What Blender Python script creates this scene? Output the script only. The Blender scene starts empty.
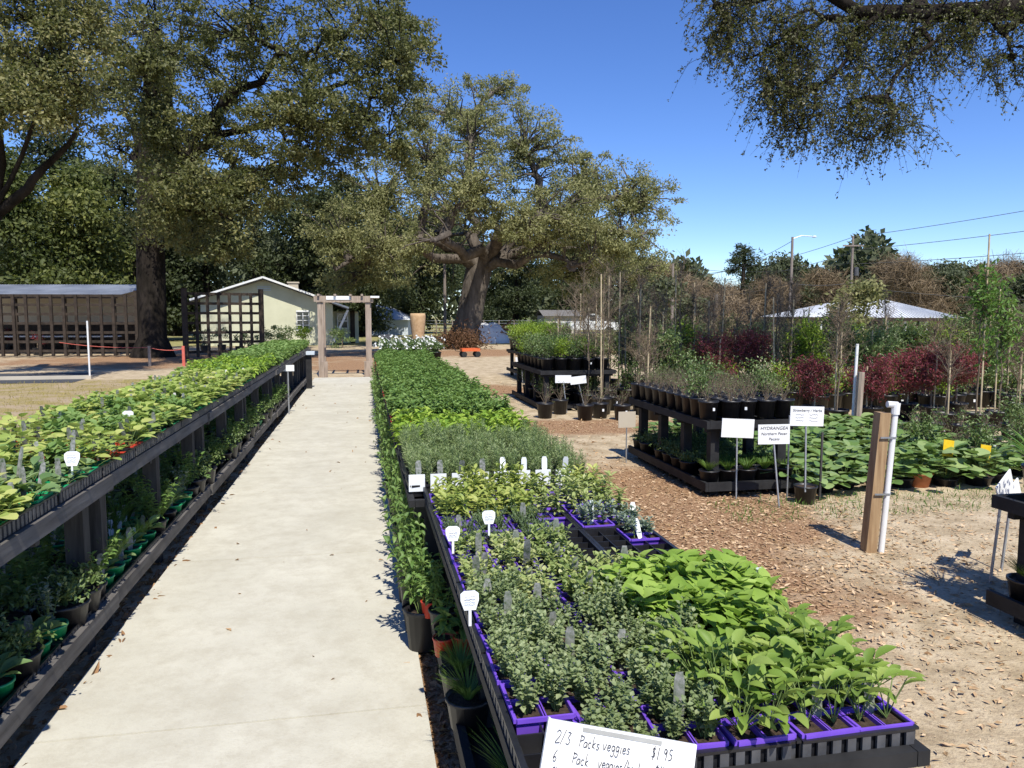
import bpy, math, random
import numpy as np
from mathutils import Vector, Matrix
R = math.radians
random.seed(7); rng = np.random.default_rng(7)
scn = bpy.context.scene
col = scn.collection

# ------------------------------------------------------------------ camera, sky, sun, exposure
FPX, YAW, PITCH, EYE = 760.0, R(11.02), R(5.19), 1.65
cam_d = bpy.data.cameras.new("camera"); cam = bpy.data.objects.new("camera", cam_d); col.objects.link(cam)
cam.location = (0, 0, EYE); cam.rotation_euler = (R(90) - PITCH, 0, -YAW)
cam_d.sensor_width = 36; cam_d.lens = 36 * FPX / 1024; cam_d.clip_end = 2000; cam_d.clip_start = 0.05
scn.camera = cam
SUN_EL, SUN_AZ = R(56), R(174)          # azimuth from +Y clockwise: the sun stands behind the camera
world = bpy.data.worlds.new("World"); scn.world = world; world.use_nodes = True
wn = world.node_tree; wn.nodes.clear()
sky = wn.nodes.new("ShaderNodeTexSky"); sky.sky_type = 'NISHITA'; sky.sun_disc = False
sky.sun_elevation = SUN_EL; sky.sun_rotation = SUN_AZ
sky.altitude = 1600; sky.air_density = 1.0; sky.dust_density = 0.0; sky.ozone_density = 5.0
bg = wn.nodes.new("ShaderNodeBackground"); bg.inputs[1].default_value = 0.142
wo = wn.nodes.new("ShaderNodeOutputWorld")
hs = wn.nodes.new("ShaderNodeHueSaturation"); hs.inputs['Saturation'].default_value = 1.17; hs.inputs['Hue'].default_value = .513
wn.links.new(sky.outputs[0], hs.inputs['Color']); wn.links.new(hs.outputs[0], bg.inputs[0]); wn.links.new(bg.outputs[0], wo.inputs[0])
sd = bpy.data.lights.new("sun", 'SUN'); sd.energy = 4.9; sd.angle = R(0.53); sd.color = (1, .95, .85)
sun = bpy.data.objects.new("sun", sd); col.objects.link(sun)
sdir = Vector((math.sin(SUN_AZ) * math.cos(SUN_EL), math.cos(SUN_AZ) * math.cos(SUN_EL), math.sin(SUN_EL)))
sun.rotation_euler = sdir.to_track_quat('Z', 'Y').to_euler(); sun.location = sdir * 50
vs = scn.view_settings; vs.view_transform = 'Standard'; vs.look = 'None'; vs.gamma = 1; vs.exposure = 0.38
vs.use_curve_mapping = False
scn.render.resolution_x = 1024; scn.render.resolution_y = 768

_f = np.array([math.sin(YAW) * math.cos(PITCH), math.cos(YAW) * math.cos(PITCH), -math.sin(PITCH)])
_r = np.array([math.cos(YAW), -math.sin(YAW), 0]); _u = np.cross(_r, _f)
def at(px, py, z=0.0):
    "world point at height z seen at a pixel of the survey photograph"
    d = _f + _r * (px - 512) / FPX + _u * (384 - py) / FPX
    t = (z - EYE) / d[2]; return np.array([d[0] * t, d[1] * t, z])
def ad(px, py, depth):
    d = _f + _r * (px - 512) / FPX + _u * (384 - py) / FPX
    return np.array([0, 0, EYE]) + d * depth

# ------------------------------------------------------------------ materials
MAT = {}
def newmat(name):
    m = bpy.data.materials.new(name); m.use_nodes = True; MAT[name] = m
    nt = m.node_tree; b = nt.nodes["Principled BSDF"]; return m, nt, b
def ramp(nt, fac, cols, pos=None):
    r = nt.nodes.new("ShaderNodeValToRGB"); e = r.color_ramp.elements
    n = len(cols); pos = pos or [i / (n - 1) for i in range(n)]
    e[0].position = pos[0]; e[0].color = (*cols[0], 1); e[1].position = pos[-1]; e[1].color = (*cols[-1], 1)
    for p, c in zip(pos[1:-1], cols[1:-1]):
        k = e.new(p); k.color = (*c, 1)
    nt.links.new(fac, r.inputs[0]); return r.outputs[0]
def noise(nt, scale, detail=4, rough=.55, coord='Object', stretch=None):
    tc = nt.nodes.new("ShaderNodeTexCoord"); n = nt.nodes.new("ShaderNodeTexNoise")
    n.inputs['Scale'].default_value = scale; n.inputs['Detail'].default_value = detail; n.inputs['Roughness'].default_value = rough
    src = tc.outputs[coord]
    if stretch:
        mp = nt.nodes.new("ShaderNodeMapping"); mp.inputs['Scale'].default_value = stretch
        nt.links.new(src, mp.inputs[0]); src = mp.outputs[0]
    nt.links.new(src, n.inputs['Vector']); return n.outputs[0]
def bump(nt, b, h, strength=.3, dist=.01):
    k = nt.nodes.new("ShaderNodeBump"); k.inputs['Strength'].default_value = strength; k.inputs['Distance'].default_value = dist
    nt.links.new(h, k.inputs['Height']); nt.links.new(k.outputs[0], b.inputs['Normal'])
def mix(nt, fac, a, b_):
    m = nt.nodes.new("ShaderNodeMix"); m.data_type = 'RGBA'
    for s, v in ((0, fac), (6, a), (7, b_)):
        if isinstance(v, (int, float)): m.inputs[s].default_value = v
        elif isinstance(v, tuple): m.inputs[s].default_value = (*v, 1)
        else: nt.links.new(v, m.inputs[s])
    return m.outputs[2]
def mth(nt, op, a, b_=0.0, clamp=False):
    m = nt.nodes.new("ShaderNodeMath"); m.operation = op; m.use_clamp = clamp
    for s, v in ((0, a), (1, b_)):
        if isinstance(v, (int, float)): m.inputs[s].default_value = v
        else: nt.links.new(v, m.inputs[s])
    return m.outputs[0]
def leafmat(name, cols, rough=.5, trans=.35, spec=.35):
    m, nt, b = newmat(name)
    a = nt.nodes.new("ShaderNodeAttribute"); a.attribute_name = "rnd"
    n = noise(nt, 1.3, 2)
    oi = nt.nodes.new("ShaderNodeObjectInfo")
    f = mth(nt, 'ADD', mth(nt, 'MULTIPLY', a.outputs['Fac'], .62), mth(nt, 'MULTIPLY', n, .35))
    f = mth(nt, 'ADD', f, mth(nt, 'MULTIPLY', mth(nt, 'SUBTRACT', oi.outputs['Random'], .35), .32))
    c = ramp(nt, f, cols)
    nt.links.new(c, b.inputs['Base Color']); b.inputs['Roughness'].default_value = rough
    b.inputs['Specular IOR Level'].default_value = spec
    t = nt.nodes.new("ShaderNodeBsdfTranslucent")
    tc = mix(nt, .35, c, (.30, .42, .05)); nt.links.new(tc, t.inputs[0])
    s = nt.nodes.new("ShaderNodeMixShader"); s.inputs[0].default_value = trans
    nt.links.new(b.outputs[0], s.inputs[1]); nt.links.new(t.outputs[0], s.inputs[2])
    nt.links.new(s.outputs[0], nt.nodes["Material Output"].inputs[0]); return m
def rough(name, c1, c2, scale=8, r=.85, bs=.3, bd=.01, stretch=None, detail=5, spec=.3, metal=0):
    m, nt, b = newmat(name); n = noise(nt, scale, detail, .6, 'Object', stretch)
    nt.links.new(ramp(nt, n, [c1, c2], [.3, .7]), b.inputs['Base Color'])
    b.inputs['Roughness'].default_value = r; b.inputs['Specular IOR Level'].default_value = 0.02 if name.startswith('bark') else spec; b.inputs['Metallic'].default_value = metal
    if bs: bump(nt, b, n, bs, bd)
    return m
leafmat('oregano', [(.13, .18, .07), (.25, .31, .14), (.37, .42, .22)])
leafmat('thyme', [(.06, .11, .05), (.12, .18, .08), (.20, .26, .13)])
leafmat('varieg', [(.17, .25, .07), (.33, .40, .13), (.58, .58, .28)])
leafmat('balm', [(.17, .29, .04), (.28, .42, .07), (.42, .55, .13)], .5, .35, .3)
leafmat('sorrel', [(.12, .21, .035), (.22, .33, .06), (.38, .46, .13)], .5, .35, .3)
leafmat('gsage', [(.20, .28, .06), (.36, .42, .10), (.55, .54, .17)])
leafmat('lavender', [(.14, .21, .07), (.26, .34, .14), (.42, .47, .26)], .6, .25, .15)
leafmat('greysage', [(.14, .20, .14), (.25, .31, .24), (.36, .42, .33)])
leafmat('pepper', [(.15, .28, .03), (.27, .41, .05), (.42, .52, .09)])
leafmat('tomato', [(.09, .18, .04), (.16, .27, .07), (.27, .38, .12)])
leafmat('squash', [(.18, .28, .06), (.34, .43, .10), (.60, .60, .20)])
leafmat('cabbage', [(.10, .19, .06), (.18, .28, .11), (.30, .40, .18)])
leafmat('grassy', [(.05, .13, .02), (.11, .22, .04), (.20, .30, .08)])
leafmat('bigleaf', [(.07, .14, .03), (.15, .25, .065), (.32, .41, .16)], .4, .25, .4)
leafmat('maroon', [(.06, .010, .018), (.17, .025, .045), (.32, .06, .08)], .5, .3)
leafmat('shrub', [(.05, .09, .025), (.11, .17, .05), (.22, .28, .10)], .4, .25, .45)
leafmat('limeshrub', [(.10, .19, .02), (.22, .33, .03), (.36, .45, .06)])
leafmat('oak', [(.10, .11, .045), (.20, .205, .085), (.34, .325, .15)], .6, .28, .2)
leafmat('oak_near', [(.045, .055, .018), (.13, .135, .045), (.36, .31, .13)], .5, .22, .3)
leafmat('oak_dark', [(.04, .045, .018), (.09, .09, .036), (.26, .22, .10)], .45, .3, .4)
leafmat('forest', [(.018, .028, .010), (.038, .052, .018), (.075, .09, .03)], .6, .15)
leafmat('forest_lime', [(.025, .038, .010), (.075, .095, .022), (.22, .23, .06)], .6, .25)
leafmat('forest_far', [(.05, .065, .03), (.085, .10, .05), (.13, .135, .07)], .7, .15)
leafmat('baretwig', [(.11, .08, .045), (.19, .14, .085), (.29, .225, .15)], .8, .0, .1)
leafmat('brown_litter', [(.07, .035, .02), (.14, .075, .04), (.22, .13, .08)], .8, .1, .1)
leafmat('litter', [(.16, .085, .04), (.32, .18, .09), (.50, .34, .20)], .7, .1, .2)
leafmat('chips', [(.17, .10, .05), (.36, .24, .13), (.62, .46, .30)], .9, 0, .1)
leafmat('white_petal', [(.75, .75, .70), (.82, .82, .78), (.88, .88, .85)], .6, .2)
leafmat('red_petal', [(.5, .02, .02), (.6, .04, .03), (.65, .08, .05)], .6, .2)
leafmat('dryleaf_grass', [(.16, .17, .04), (.30, .26, .07), (.46, .36, .14)], .8, .1, .1)
rough('stem', (.10, .17, .04), (.18, .24, .08), 20, .6, 0)
rough('twigbark', (.10, .075, .05), (.22, .17, .12), 9, .9, .4)
rough('bark', (.05, .042, .035), (.17, .145, .122), 3.2, .95, .9, .12, (1, 1, .28))
rough('bark_dark', (.010, .009, .007), (.040, .033, .028), 3, .95, 1.0, .15, (1, 1, .3))  # near black: deep shade under the crown put into the bark colour
rough('bench_wood', (.07, .064, .060), (.16, .15, .14), 5, .85, .4, .006, (6, .5, 6))
rough('bench_post', (.03, .028, .027), (.08, .075, .07), 6, .85, .4, .006, (5, 5, .5))
rough('black_wood', (.010, .010, .011), (.028, .028, .029), 7, .7, .3, .004)
rough('black_plastic', (.008, .008, .010), (.020, .020, .023), 14, .42, .12, .002, spec=.5)
rough('grey_plastic', (.04, .04, .043), (.10, .10, .105), 14, .5, .1, .002, spec=.5)
rough('purple_plastic', (.13, .055, .47), (.19, .085, .60), 9, .42, .05, .001, spec=.5)
rough('red_plastic', (.45, .03, .015), (.60, .06, .03), 9, .45, .05, .001, spec=.5)
rough('green_plastic', (.0, .20, .07), (.01, .34, .13), 9, .45, .05, .001, spec=.5)
rough('terracotta', (.36, .12, .05), (.50, .20, .10), 12, .8, .1, .002)
rough('soil', (.018, .012, .008), (.075, .05, .035), 90, .95, .8, .006)
rough('sign_white', (.74, .75, .74), (.83, .84, .84), 3, .5, 0)
rough('tag_white', (.72, .74, .74), (.80, .82, .83), 30, .5, 0)
rough('tag_picture', (.06, .09, .04), (.34, .33, .33), 60, .4, 0)
rough('ink', (.015, .015, .03), (.03, .03, .05), 30, .6, 0)
rough('tape', (.28, .28, .26), (.38, .38, .36), 8, .35, 0)
rough('galv', (.30, .31, .32), (.45, .46, .47), 20, .45, .1, .001, metal=.6)
rough('pvc', (.70, .70, .69), (.80, .80, .79), 5, .35, 0, spec=.5)
rough('timber', (.22, .13, .065), (.42, .29, .16), 7, .85, .4, .004, (5, 5, .35))
rough('timber_grey', (.22, .17, .13), (.42, .34, .27), 6, .9, .4, .006, (4, 4, .4))
rough('bamboo', (.38, .30, .18), (.55, .46, .30), 10, .6, .1, .002)
rough('cream_wall', (.50, .50, .36), (.60, .60, .44), 1.2, .9, .15, .004)
rough('white_trim', (.68, .69, .68), (.78, .79, .78), 3, .6, 0)
rough('shingle', (.10, .095, .09), (.19, .18, .17), 9, .95, .4, .01)
rough('metal_roof', (.20, .22, .25), (.42, .45, .48), .8, .4, .1, .01, metal=.5)
rough('white_roof', (.48, .50, .52), (.60, .62, .64), .6, .55, .05, .01)
rough('far_wall', (.42, .37, .29), (.52, .47, .38), 1, .9, 0)
rough('pale_siding', (.48, .54, .60), (.60, .66, .70), 1, .8, 0)
rough('dark_timber', (.022, .016, .012), (.060, .045, .034), 5, .85, .3, .01)
rough('asphalt', (.040, .042, .046), (.075, .077, .082), 30, .9, .4, .006)
rough('burlap', (.36, .23, .12), (.52, .36, .21), 7, .95, .5, .03)
rough('tyre', (.015, .015, .015), (.035, .035, .035), 20, .8, 0)
rough('rust', (.12, .055, .03), (.26, .13, .08), 4, .9, .5, .04)
rough('tarp', (.55, .56, .58), (.70, .71, .72), 2, .6, .4, .05)
rough('orange_tag', (.62, .12, .03), (.75, .20, .06), 20, .5, 0)
rough('yellow_tag', (.70, .42, .01), (.80, .55, .03), 30, .45, 0)
rough('orange_paint', (.55, .10, .03), (.62, .15, .05), 8, .5, 0)
rough('wire_dark', (.05, .05, .05), (.08, .08, .08), 5, .7, 0)
rough('pole_wood', (.16, .13, .11), (.27, .23, .20), 4, .9, .2, .01, (4, 4, .3))
rough('red_string', (.5, .10, .07), (.6, .16, .12), 8, .8, 0)
rough('car_white', (.70, .71, .72), (.78, .79, .80), 2, .3, 0, spec=.5)
rough('dark_glass', (.02, .025, .03), (.05, .06, .07), 2, .08, 0, spec=.7)
rough('black_fabric', (.03, .03, .032), (.08, .08, .085), 6, .9, 0)

# ground: sand, mulch and thin grass
m, nt, b = newmat('ground')
geo = nt.nodes.new("ShaderNodeNewGeometry"); sep = nt.nodes.new("ShaderNodeSeparateXYZ")
nt.links.new(geo.outputs['Position'], sep.inputs[0]); X, Y = sep.outputs[0], sep.outputs[1]
n1 = noise(nt, .45, 5, .6); n2 = noise(nt, 3.5, 6, .65); n3 = noise(nt, 38, 4, .7); n4 = noise(nt, 1.5, 6, .7)
sand = ramp(nt, n2, [(.25, .19, .115), (.44, .355, .235), (.57, .475, .335)], [.3, .5, .7])
sand = mix(nt, mth(nt, 'MULTIPLY', ramp(nt, n3, [(0, 0, 0), (1, 1, 1)], [.50, .68]), .55), sand, (.20, .14, .10))
mulch = ramp(nt, n3, [(.10, .055, .03), (.28, .165, .09), (.46, .31, .19)], [.34, .5, .66])
def blob(cx, cy, rx, ry):
    dx = mth(nt, 'DIVIDE', mth(nt, 'SUBTRACT', X, cx), rx); dy = mth(nt, 'DIVIDE', mth(nt, 'SUBTRACT', Y, cy), ry)
    d = mth(nt, 'ADD', mth(nt, 'MULTIPLY', dx, dx), mth(nt, 'MULTIPLY', dy, dy))
    return mth(nt, 'SUBTRACT', 1.0, d, True)
mk = blob(2.5, 6.2, 1.6, 2.2)
for q in ((1.9, 4.3, 1.5, 1.5), (3.0, 10.8, 2.2, 1.0), (2.6, 16.5, 2, 1.6), (0, 25, 3.0, 3.6), (5, 33, 9, 4), (-6, 30, 9, 6), (0.3, 10, .8, 12)):
    mk = mth(nt, 'MAXIMUM', mk, blob(*q))
mk = mth(nt, 'ADD', mk, mth(nt, 'MULTIPLY', mth(nt, 'SUBTRACT', n4, .5), 1.6))
mk = mth(nt, 'ADD', mk, mth(nt, 'MULTIPLY', mth(nt, 'SUBTRACT', n1, .5), 1.2))
base = mix(nt, ramp(nt, mk, [(0, 0, 0), (1, 1, 1)], [.2, .62]), sand, mulch)
grass = ramp(nt, n3, [(.14, .12, .035), (.27, .22, .08), (.42, .32, .16)], [.35, .5, .66])
grass = mix(nt, ramp(nt, n4, [(0, 0, 0), (1, 1, 1)], [.42, .6]), grass, (.36, .28, .19))
gm = mth(nt, 'MULTIPLY', mth(nt, 'LESS_THAN', X, -2.0), mth(nt, 'LESS_THAN', Y, 21))
base = mix(nt, gm, base, grass)
field = ramp(nt, n2, [(.17, .18, .06), (.28, .26, .11), (.36, .32, .17)], [.35, .5, .65])
fm = mth(nt, 'MULTIPLY', mth(nt, 'SUBTRACT', Y, 41), .4, True)
base = mix(nt, fm, base, field)
nt.links.new(base, b.inputs['Base Color']); b.inputs['Roughness'].default_value = .95; b.inputs['Specular IOR Level'].default_value = .15
bump(nt, b, mth(nt, 'ADD', n3, mth(nt, 'MULTIPLY', n2, 1.5)), .6, .025)
# concrete
m, nt, b = newmat('concrete')
n1 = noise(nt, 1.4, 7, .7); n2 = noise(nt, 70, 5, .7); n3 = noise(nt, 6, 8, .8)
c = ramp(nt, n1, [(.46, .44, .365), (.55, .53, .445)], [.34, .66])
c = mix(nt, mth(nt, 'MULTIPLY', ramp(nt, n3, [(0, 0, 0), (1, 1, 1)], [.44, .64]), .6), c, (.39, .36, .285))
c = mix(nt, mth(nt, 'MULTIPLY', ramp(nt, n2, [(0, 0, 0), (1, 1, 1)], [.55, .75]), .3), c, (.30, .27, .23))
nt.links.new(c, b.inputs['Base Color']); b.inputs['Roughness'].default_value = .85; b.inputs['Specular IOR Level'].default_value = .25
bump(nt, b, mth(nt, 'ADD', n2, mth(nt, 'MULTIPLY', n3, .6)), .35, .006)

# ------------------------------------------------------------------ mesh kit
def leaf_t(rows, fold=.3, curl=.3):
    V = []; F = []
    for t, w in rows:
        h = -curl * t * t
        V += [(t, 0, h), (t, w, h + fold * w), (t, -w, h + fold * w)]
    for i in range(len(rows) - 1):
        a, c = 3 * i, 3 * i + 3
        F += [(a, c, c + 1, a + 1), (a, a + 2, c + 2, c)]
    return np.array(V, float), np.array(F)
T = {
 'heart': leaf_t([(-.06, .22), (.06, .44), (.25, .5), (.5, .42), (.78, .2), (1, .01)], .22, .4),
 'oval': leaf_t([(0, .05), (.2, .32), (.45, .48), (.75, .42), (.93, .2), (1, .03)], .3, .3),
 'small': leaf_t([(0, .12), (.5, .5), (1, .1)], .3, .2),
 'lance': leaf_t([(0, .1), (.35, .5), (.7, .35), (1, .02)], .3, .45),
 'round': leaf_t([(-.05, .2), (.12, .44), (.5, .55), (.82, .4), (1, .1)], .12, .4),
 'blade': leaf_t([(0, .5), (.25, .5), (.5, .42), (.75, .28), (1, .03)], .01, .4),
 'quad': (np.array([(0, 0, 0), (.45, .5, .06), (1, 0, 0), (.45, -.5, .06)], float), np.array([(0, 1, 2, 3)])),
 'twig': (np.array([(0, .5, 0), (0, -.5, 0), (1, -.2, .05), (1, .2, .05)], float), np.array([(0, 1, 2, 3)])),
}
def unit(v): return v / np.maximum(np.linalg.norm(v, axis=-1, keepdims=True), 1e-9)
class MB:
    def __init__(s): s.V = []; s.F = []; s.M = []; s.A = []; s.n = 0
    def add(s, V, F, mat=0, rnd=None):
        V = np.asarray(V, float).reshape(-1, 3); F = np.asarray(F)
        s.V.append(V); s.F.append(F + s.n); s.M.append(np.full(len(F), mat)); s.n += len(V)
        s.A.append(np.full(len(V), rng.random()) if rnd is None else rnd); return s
    def box(s, x0, x1, y0, y1, z0, z1, mat=0):
        V = [(x, y, z) for z in (z0, z1) for y in (y0, y1) for x in (x0, x1)]
        return s.add(V, [(0, 2, 3, 1), (4, 5, 7, 6), (0, 1, 5, 4), (2, 6, 7, 3), (0, 4, 6, 2), (1, 3, 7, 5)], mat)
    def taper(s, cx, cy, z0, z1, w0, d0, w1, d1, mat=0):
        V = [(cx + sx * (w0 if k == 0 else w1) / 2, cy + sy * (d0 if k == 0 else d1) / 2, z0 if k == 0 else z1) for k in (0, 1) for sy in (-1, 1) for sx in (-1, 1)]
        return s.add(V, [(0, 2, 3, 1), (4, 5, 7, 6), (0, 1, 5, 4), (2, 6, 7, 3), (0, 4, 6, 2), (1, 3, 7, 5)], mat)
    def bar(s, a, b, w, h, mat=0, up=(0, 0, 1)):
        a = np.array(a, float); b = np.array(b, float); d = unit(b - a); up = np.array(up, float)
        if abs(d @ up) > .98: up = np.array([0, 1, 0.])
        x = unit(np.cross(d, up)); z = np.cross(x, d)
        V = [p + x * sx * w / 2 + z * sz * h / 2 for p in (a, b) for sz in (-1, 1) for sx in (-1, 1)]
        return s.add(V, [(0, 2, 3, 1), (4, 5, 7, 6), (0, 1, 5, 4), (2, 6, 7, 3), (0, 4, 6, 2), (1, 3, 7, 5)], mat)
    def tube(s, P, rad, n=6, mat=0, cap=True):
        P = np.asarray(P, float); k = len(P); rad = np.broadcast_to(rad, (k,))
        D = unit(np.gradient(P, axis=0)); ref = np.array([.31, .95, .05]) if abs(D[0][2]) > .5 else np.array([0, 0, 1.])
        A = unit(np.cross(D, ref)); B = np.cross(D, A)
        an = np.arange(n) * 2 * math.pi / n
        V = P[:, None] + rad[:, None, None] * (np.cos(an)[None, :, None] * A[:, None] + np.sin(an)[None, :, None] * B[:, None])
        i = np.arange(k - 1)[:, None] * n; j = np.arange(n)[None]; j2 = (j + 1) % n
        F = np.stack([i + j, i + j2, i + n + j2, i + n + j], -1).reshape(-1, 4)
        s.add(V.reshape(-1, 3), F, mat)
        if cap and n > 3:
            s.add(V[-1], [tuple(range(n))], mat); s.add(V[0], [tuple(range(n))[::-1]], mat)
        return s
    def lathe(s, prof, c=(0, 0, 0), n=16, mat=0):
        prof = np.array(prof, float); k = len(prof); an = np.arange(n) * 2 * math.pi / n
        V = np.stack([prof[:, None, 0] * np.cos(an), prof[:, None, 0] * np.sin(an), np.repeat(prof[:, None, 1], n, 1)], -1) + np.array(c)
        i = np.arange(k - 1)[:, None] * n; j = np.arange(n)[None]; j2 = (j + 1) % n
        return s.add(V.reshape(-1, 3), np.stack([i + j, i + j2, i + n + j2, i + n + j], -1).reshape(-1, 4), mat)
    def disc(s, c, r, n=16, mat=0):
        an = np.arange(n) * 2 * math.pi / n
        return s.add(np.stack([c[0] + r * np.cos(an), c[1] + r * np.sin(an), np.full(n, c[2])], -1), [tuple(range(n))], mat)
    def leaves(s, P, D, N, L, W, t='quad', mat=0, rnd=None):
        P = np.atleast_2d(P); k = len(P); D = unit(np.broadcast_to(D, (k, 3)).astype(float)); N = np.broadcast_to(N, (k, 3)).astype(float)
        S = unit(np.cross(D, N) + 1e-6); N2 = np.cross(S, D)
        L = np.broadcast_to(L, (k,))[:, None, None]; W = np.broadcast_to(W, (k,))[:, None, None]
        V, F = T[t]; m = len(V)
        Q = P[:, None] + D[:, None] * V[None, :, 0:1] * L + S[:, None] * V[None, :, 1:2] * W + N2[:, None] * V[None, :, 2:3] * L
        F = (np.arange(k)[:, None, None] * m + F[None]).reshape(-1, F.shape[1])
        r = rng.random(k) if rnd is None else rnd
        return s.add(Q.reshape(-1, 3), F, mat, np.repeat(r, m))
    def build(s, name, mats, parent=None, smooth=False, loc=None):
        me = bpy.data.meshes.new(name)
        V = np.concatenate(s.V); loops = np.concatenate([f.reshape(-1) for f in s.F])
        sizes = np.concatenate([np.full(len(f), f.shape[1]) for f in s.F]); M = np.concatenate(s.M)
        me.vertices.add(len(V)); me.vertices.foreach_set('co', V.astype(np.float32).ravel())
        me.loops.add(len(loops)); me.loops.foreach_set('vertex_index', loops.astype(np.int32))
        me.polygons.add(len(sizes)); st = np.concatenate([[0], np.cumsum(sizes)[:-1]])
        me.polygons.foreach_set('loop_start', st.astype(np.int32)); me.polygons.foreach_set('material_index', M.astype(np.int32))
        at_ = me.attributes.new('rnd', 'FLOAT', 'POINT'); at_.data.foreach_set('value', np.concatenate(s.A).astype(np.float32))
        for q in ([mats] if isinstance(mats, str) else mats): me.materials.append(MAT[q])
        me.update(calc_edges=True)
        me.polygons.foreach_set('use_smooth', np.full(len(sizes), bool(smooth)))
        o = bpy.data.objects.new(name, me); col.objects.link(o)
        if parent: o.parent = parent
        if loc is not None: o.location = loc
        return o
def tag(o, label=None, cat=None, group=None, kind=None):
    for k, v in (('label', label), ('category', cat), ('group', group), ('kind', kind)):
        if v: o[k] = v
    return o
def thing(name, label, cat, loc=(0, 0, 0), rz=0, group=None):
    o = bpy.data.objects.new(name, None); o.empty_display_size = .1; col.objects.link(o)
    o.location = tuple(map(float, loc)); o.rotation_euler = (0, 0, rz); return tag(o, label, cat, group)
def kids(o): return CH.get(o.name, [])
CH = {}
def reg(): 
    CH.clear()
    for o in bpy.data.objects:
        if o.parent: CH.setdefault(o.parent.name, []).append(o)
def dup(o, loc, rz=0, label=None, group=None, scale=None, cat=None):
    if o.name not in CH: reg()
    def rec(a, par):
        c = a.copy(); col.objects.link(c)
        if par: c.parent = par
        for k in CH.get(a.name, []): rec(k, c)
        return c
    c = rec(o, None); c.location = tuple(map(float, loc)); c.rotation_euler = (0, 0, rz)
    if scale: c.scale = (scale,) * 3 if isinstance(scale, (int, float)) else scale
    if label: c['label'] = label
    if group: c['group'] = group
    return c
USED = set()
def place(proto, loc, rz=0, label=None, group=None, scale=None):
    "first use moves the prototype itself, later ones are copies"
    if proto.name not in USED:
        USED.add(proto.name); proto.location = tuple(map(float, loc)); proto.rotation_euler = (0, 0, rz)
        if scale: proto.scale = (scale,) * 3 if isinstance(scale, (int, float)) else scale
        if label: proto['label'] = label
        if group: proto['group'] = group
        return proto
    return dup(proto, loc, rz, label, group, scale)
ONES = ['', 'first', 'second', 'third', 'fourth', 'fifth', 'sixth', 'seventh', 'eighth', 'ninth', 'tenth', 'eleventh', 'twelfth', 'thirteenth',
        'fourteenth', 'fifteenth', 'sixteenth', 'seventeenth', 'eighteenth', 'nineteenth']
TENS = {2: ('twenty', 'twentieth'), 3: ('thirty', 'thirtieth'), 4: ('forty', 'fortieth'), 5: ('fifty', 'fiftieth'), 6: ('sixty', 'sixtieth'), 7: ('seventy', 'seventieth'), 8: ('eighty', 'eightieth')}
def nth(n):
    if n < 20: return ONES[n]
    t, o = divmod(n, 10); return TENS[t][1] if o == 0 else TENS[t][0] + '-' + ONES[o]

# ------------------------------------------------------------------ ground, path, asphalt
g = MB(); g.add([(-500, -60, 0), (500, -60, 0), (500, 700, 0), (-500, 700, 0)], [(0, 1, 2, 3)]).build('ground', 'ground')['kind'] = 'structure'
p = MB(); y = -1.5
PL = [-1.5, .9, 3.05, 5.2, 7.3, 9.5, 11.6, 13.8, 15.9, 18.1, 20.25]
for a, b_ in zip(PL, PL[1:]):
    V = [(-1.27, a + .001, 0), (.235, a + .001, 0), (.235, b_ - .001, 0), (-1.27, b_ - .001, 0),
         (-1.265, a + .007, .03), (.23, a + .007, .03), (.23, b_ - .007, .03), (-1.265, b_ - .007, .03)]
    p.add(V, [(4, 5, 6, 7), (0, 1, 5, 4), (1, 2, 6, 5), (2, 3, 7, 6), (3, 0, 4, 7)])
p.add([(-1.262, -1.4, .012), (.225, -1.4, .012), (.225, 20.2, .012), (-1.262, 20.2, .012)], [(0, 1, 2, 3)], 1)
p.build('path', ['concrete', 'asphalt'])['kind'] = 'structure'
a = MB(); a.add([(-30, 20.4, .006), (-7.0, 20.2, .006), (-7.2, 23.6, .006), (-30, 24.6, .006)], [(0, 1, 2, 3)]).build('asphalt_pad', 'asphalt')['kind'] = 'structure'
k = MB()
for i in range(9): k.box(-30 + i * 2.57, -30 + i * 2.57 + 2.5, 21.3, 21.42, .0, .09)
tag(k.build('kerb', 'far_wall'), kind='structure')
# far asphalt road crossing behind the field
a = MB(); a.add([(8, 66, .006), (160, 50, .006), (160, 58, .006), (8, 74, .006)], [(0, 1, 2, 3)]).build('road', 'asphalt')['kind'] = 'structure'

def scatter(name, n, fn, L, W, mat, label, tmpl='small', flat=.25, cat='leaf litter'):
    mb = MB(); P = fn(n); n = len(P)
    D = rng.normal(size=(n, 3)); D[:, 2] *= flat; N = rng.normal(size=(n, 3)) * .45 + [0, 0, 1]
    Ls = L * (.35 + 1.5 * rng.random(n) ** 2); P[:, 2] += rng.random(n) * .008 + .004
    mb.leaves(P, D, N, Ls, Ls * W / L, tmpl); o = mb.build(name, mat)
    return tag(o, label, cat, kind='stuff')
def strip(x0, x1, y0, y1, sy=1.0, z=0):
    def f(n): return np.stack([rng.uniform(x0, x1, n), y0 + (y1 - y0) * rng.random(n) ** sy, np.full(n, z)], -1)
    return f
def gauss_patch(n):
    c = np.array([(2.4, 6.0, 1.0, 1.5), (1.9, 4.2, .8, .9), (3.2, 5.4, .9, .8), (3.0, 10.8, 1.5, .6), (4.6, 4.4, 1.2, .8), (2.6, 3.2, .9, .9), (2.8, 16, 1.4, 1.5)])
    i = rng.choice(len(c), n, p=[.3, .2, .12, .12, .08, .08, .1]); q = c[i]
    P = np.stack([q[:, 0] + rng.normal(size=n) * q[:, 2], q[:, 1] + rng.normal(size=n) * q[:, 3], np.zeros(n)], -1)
    return P[P[:, 0] > .3]
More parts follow.
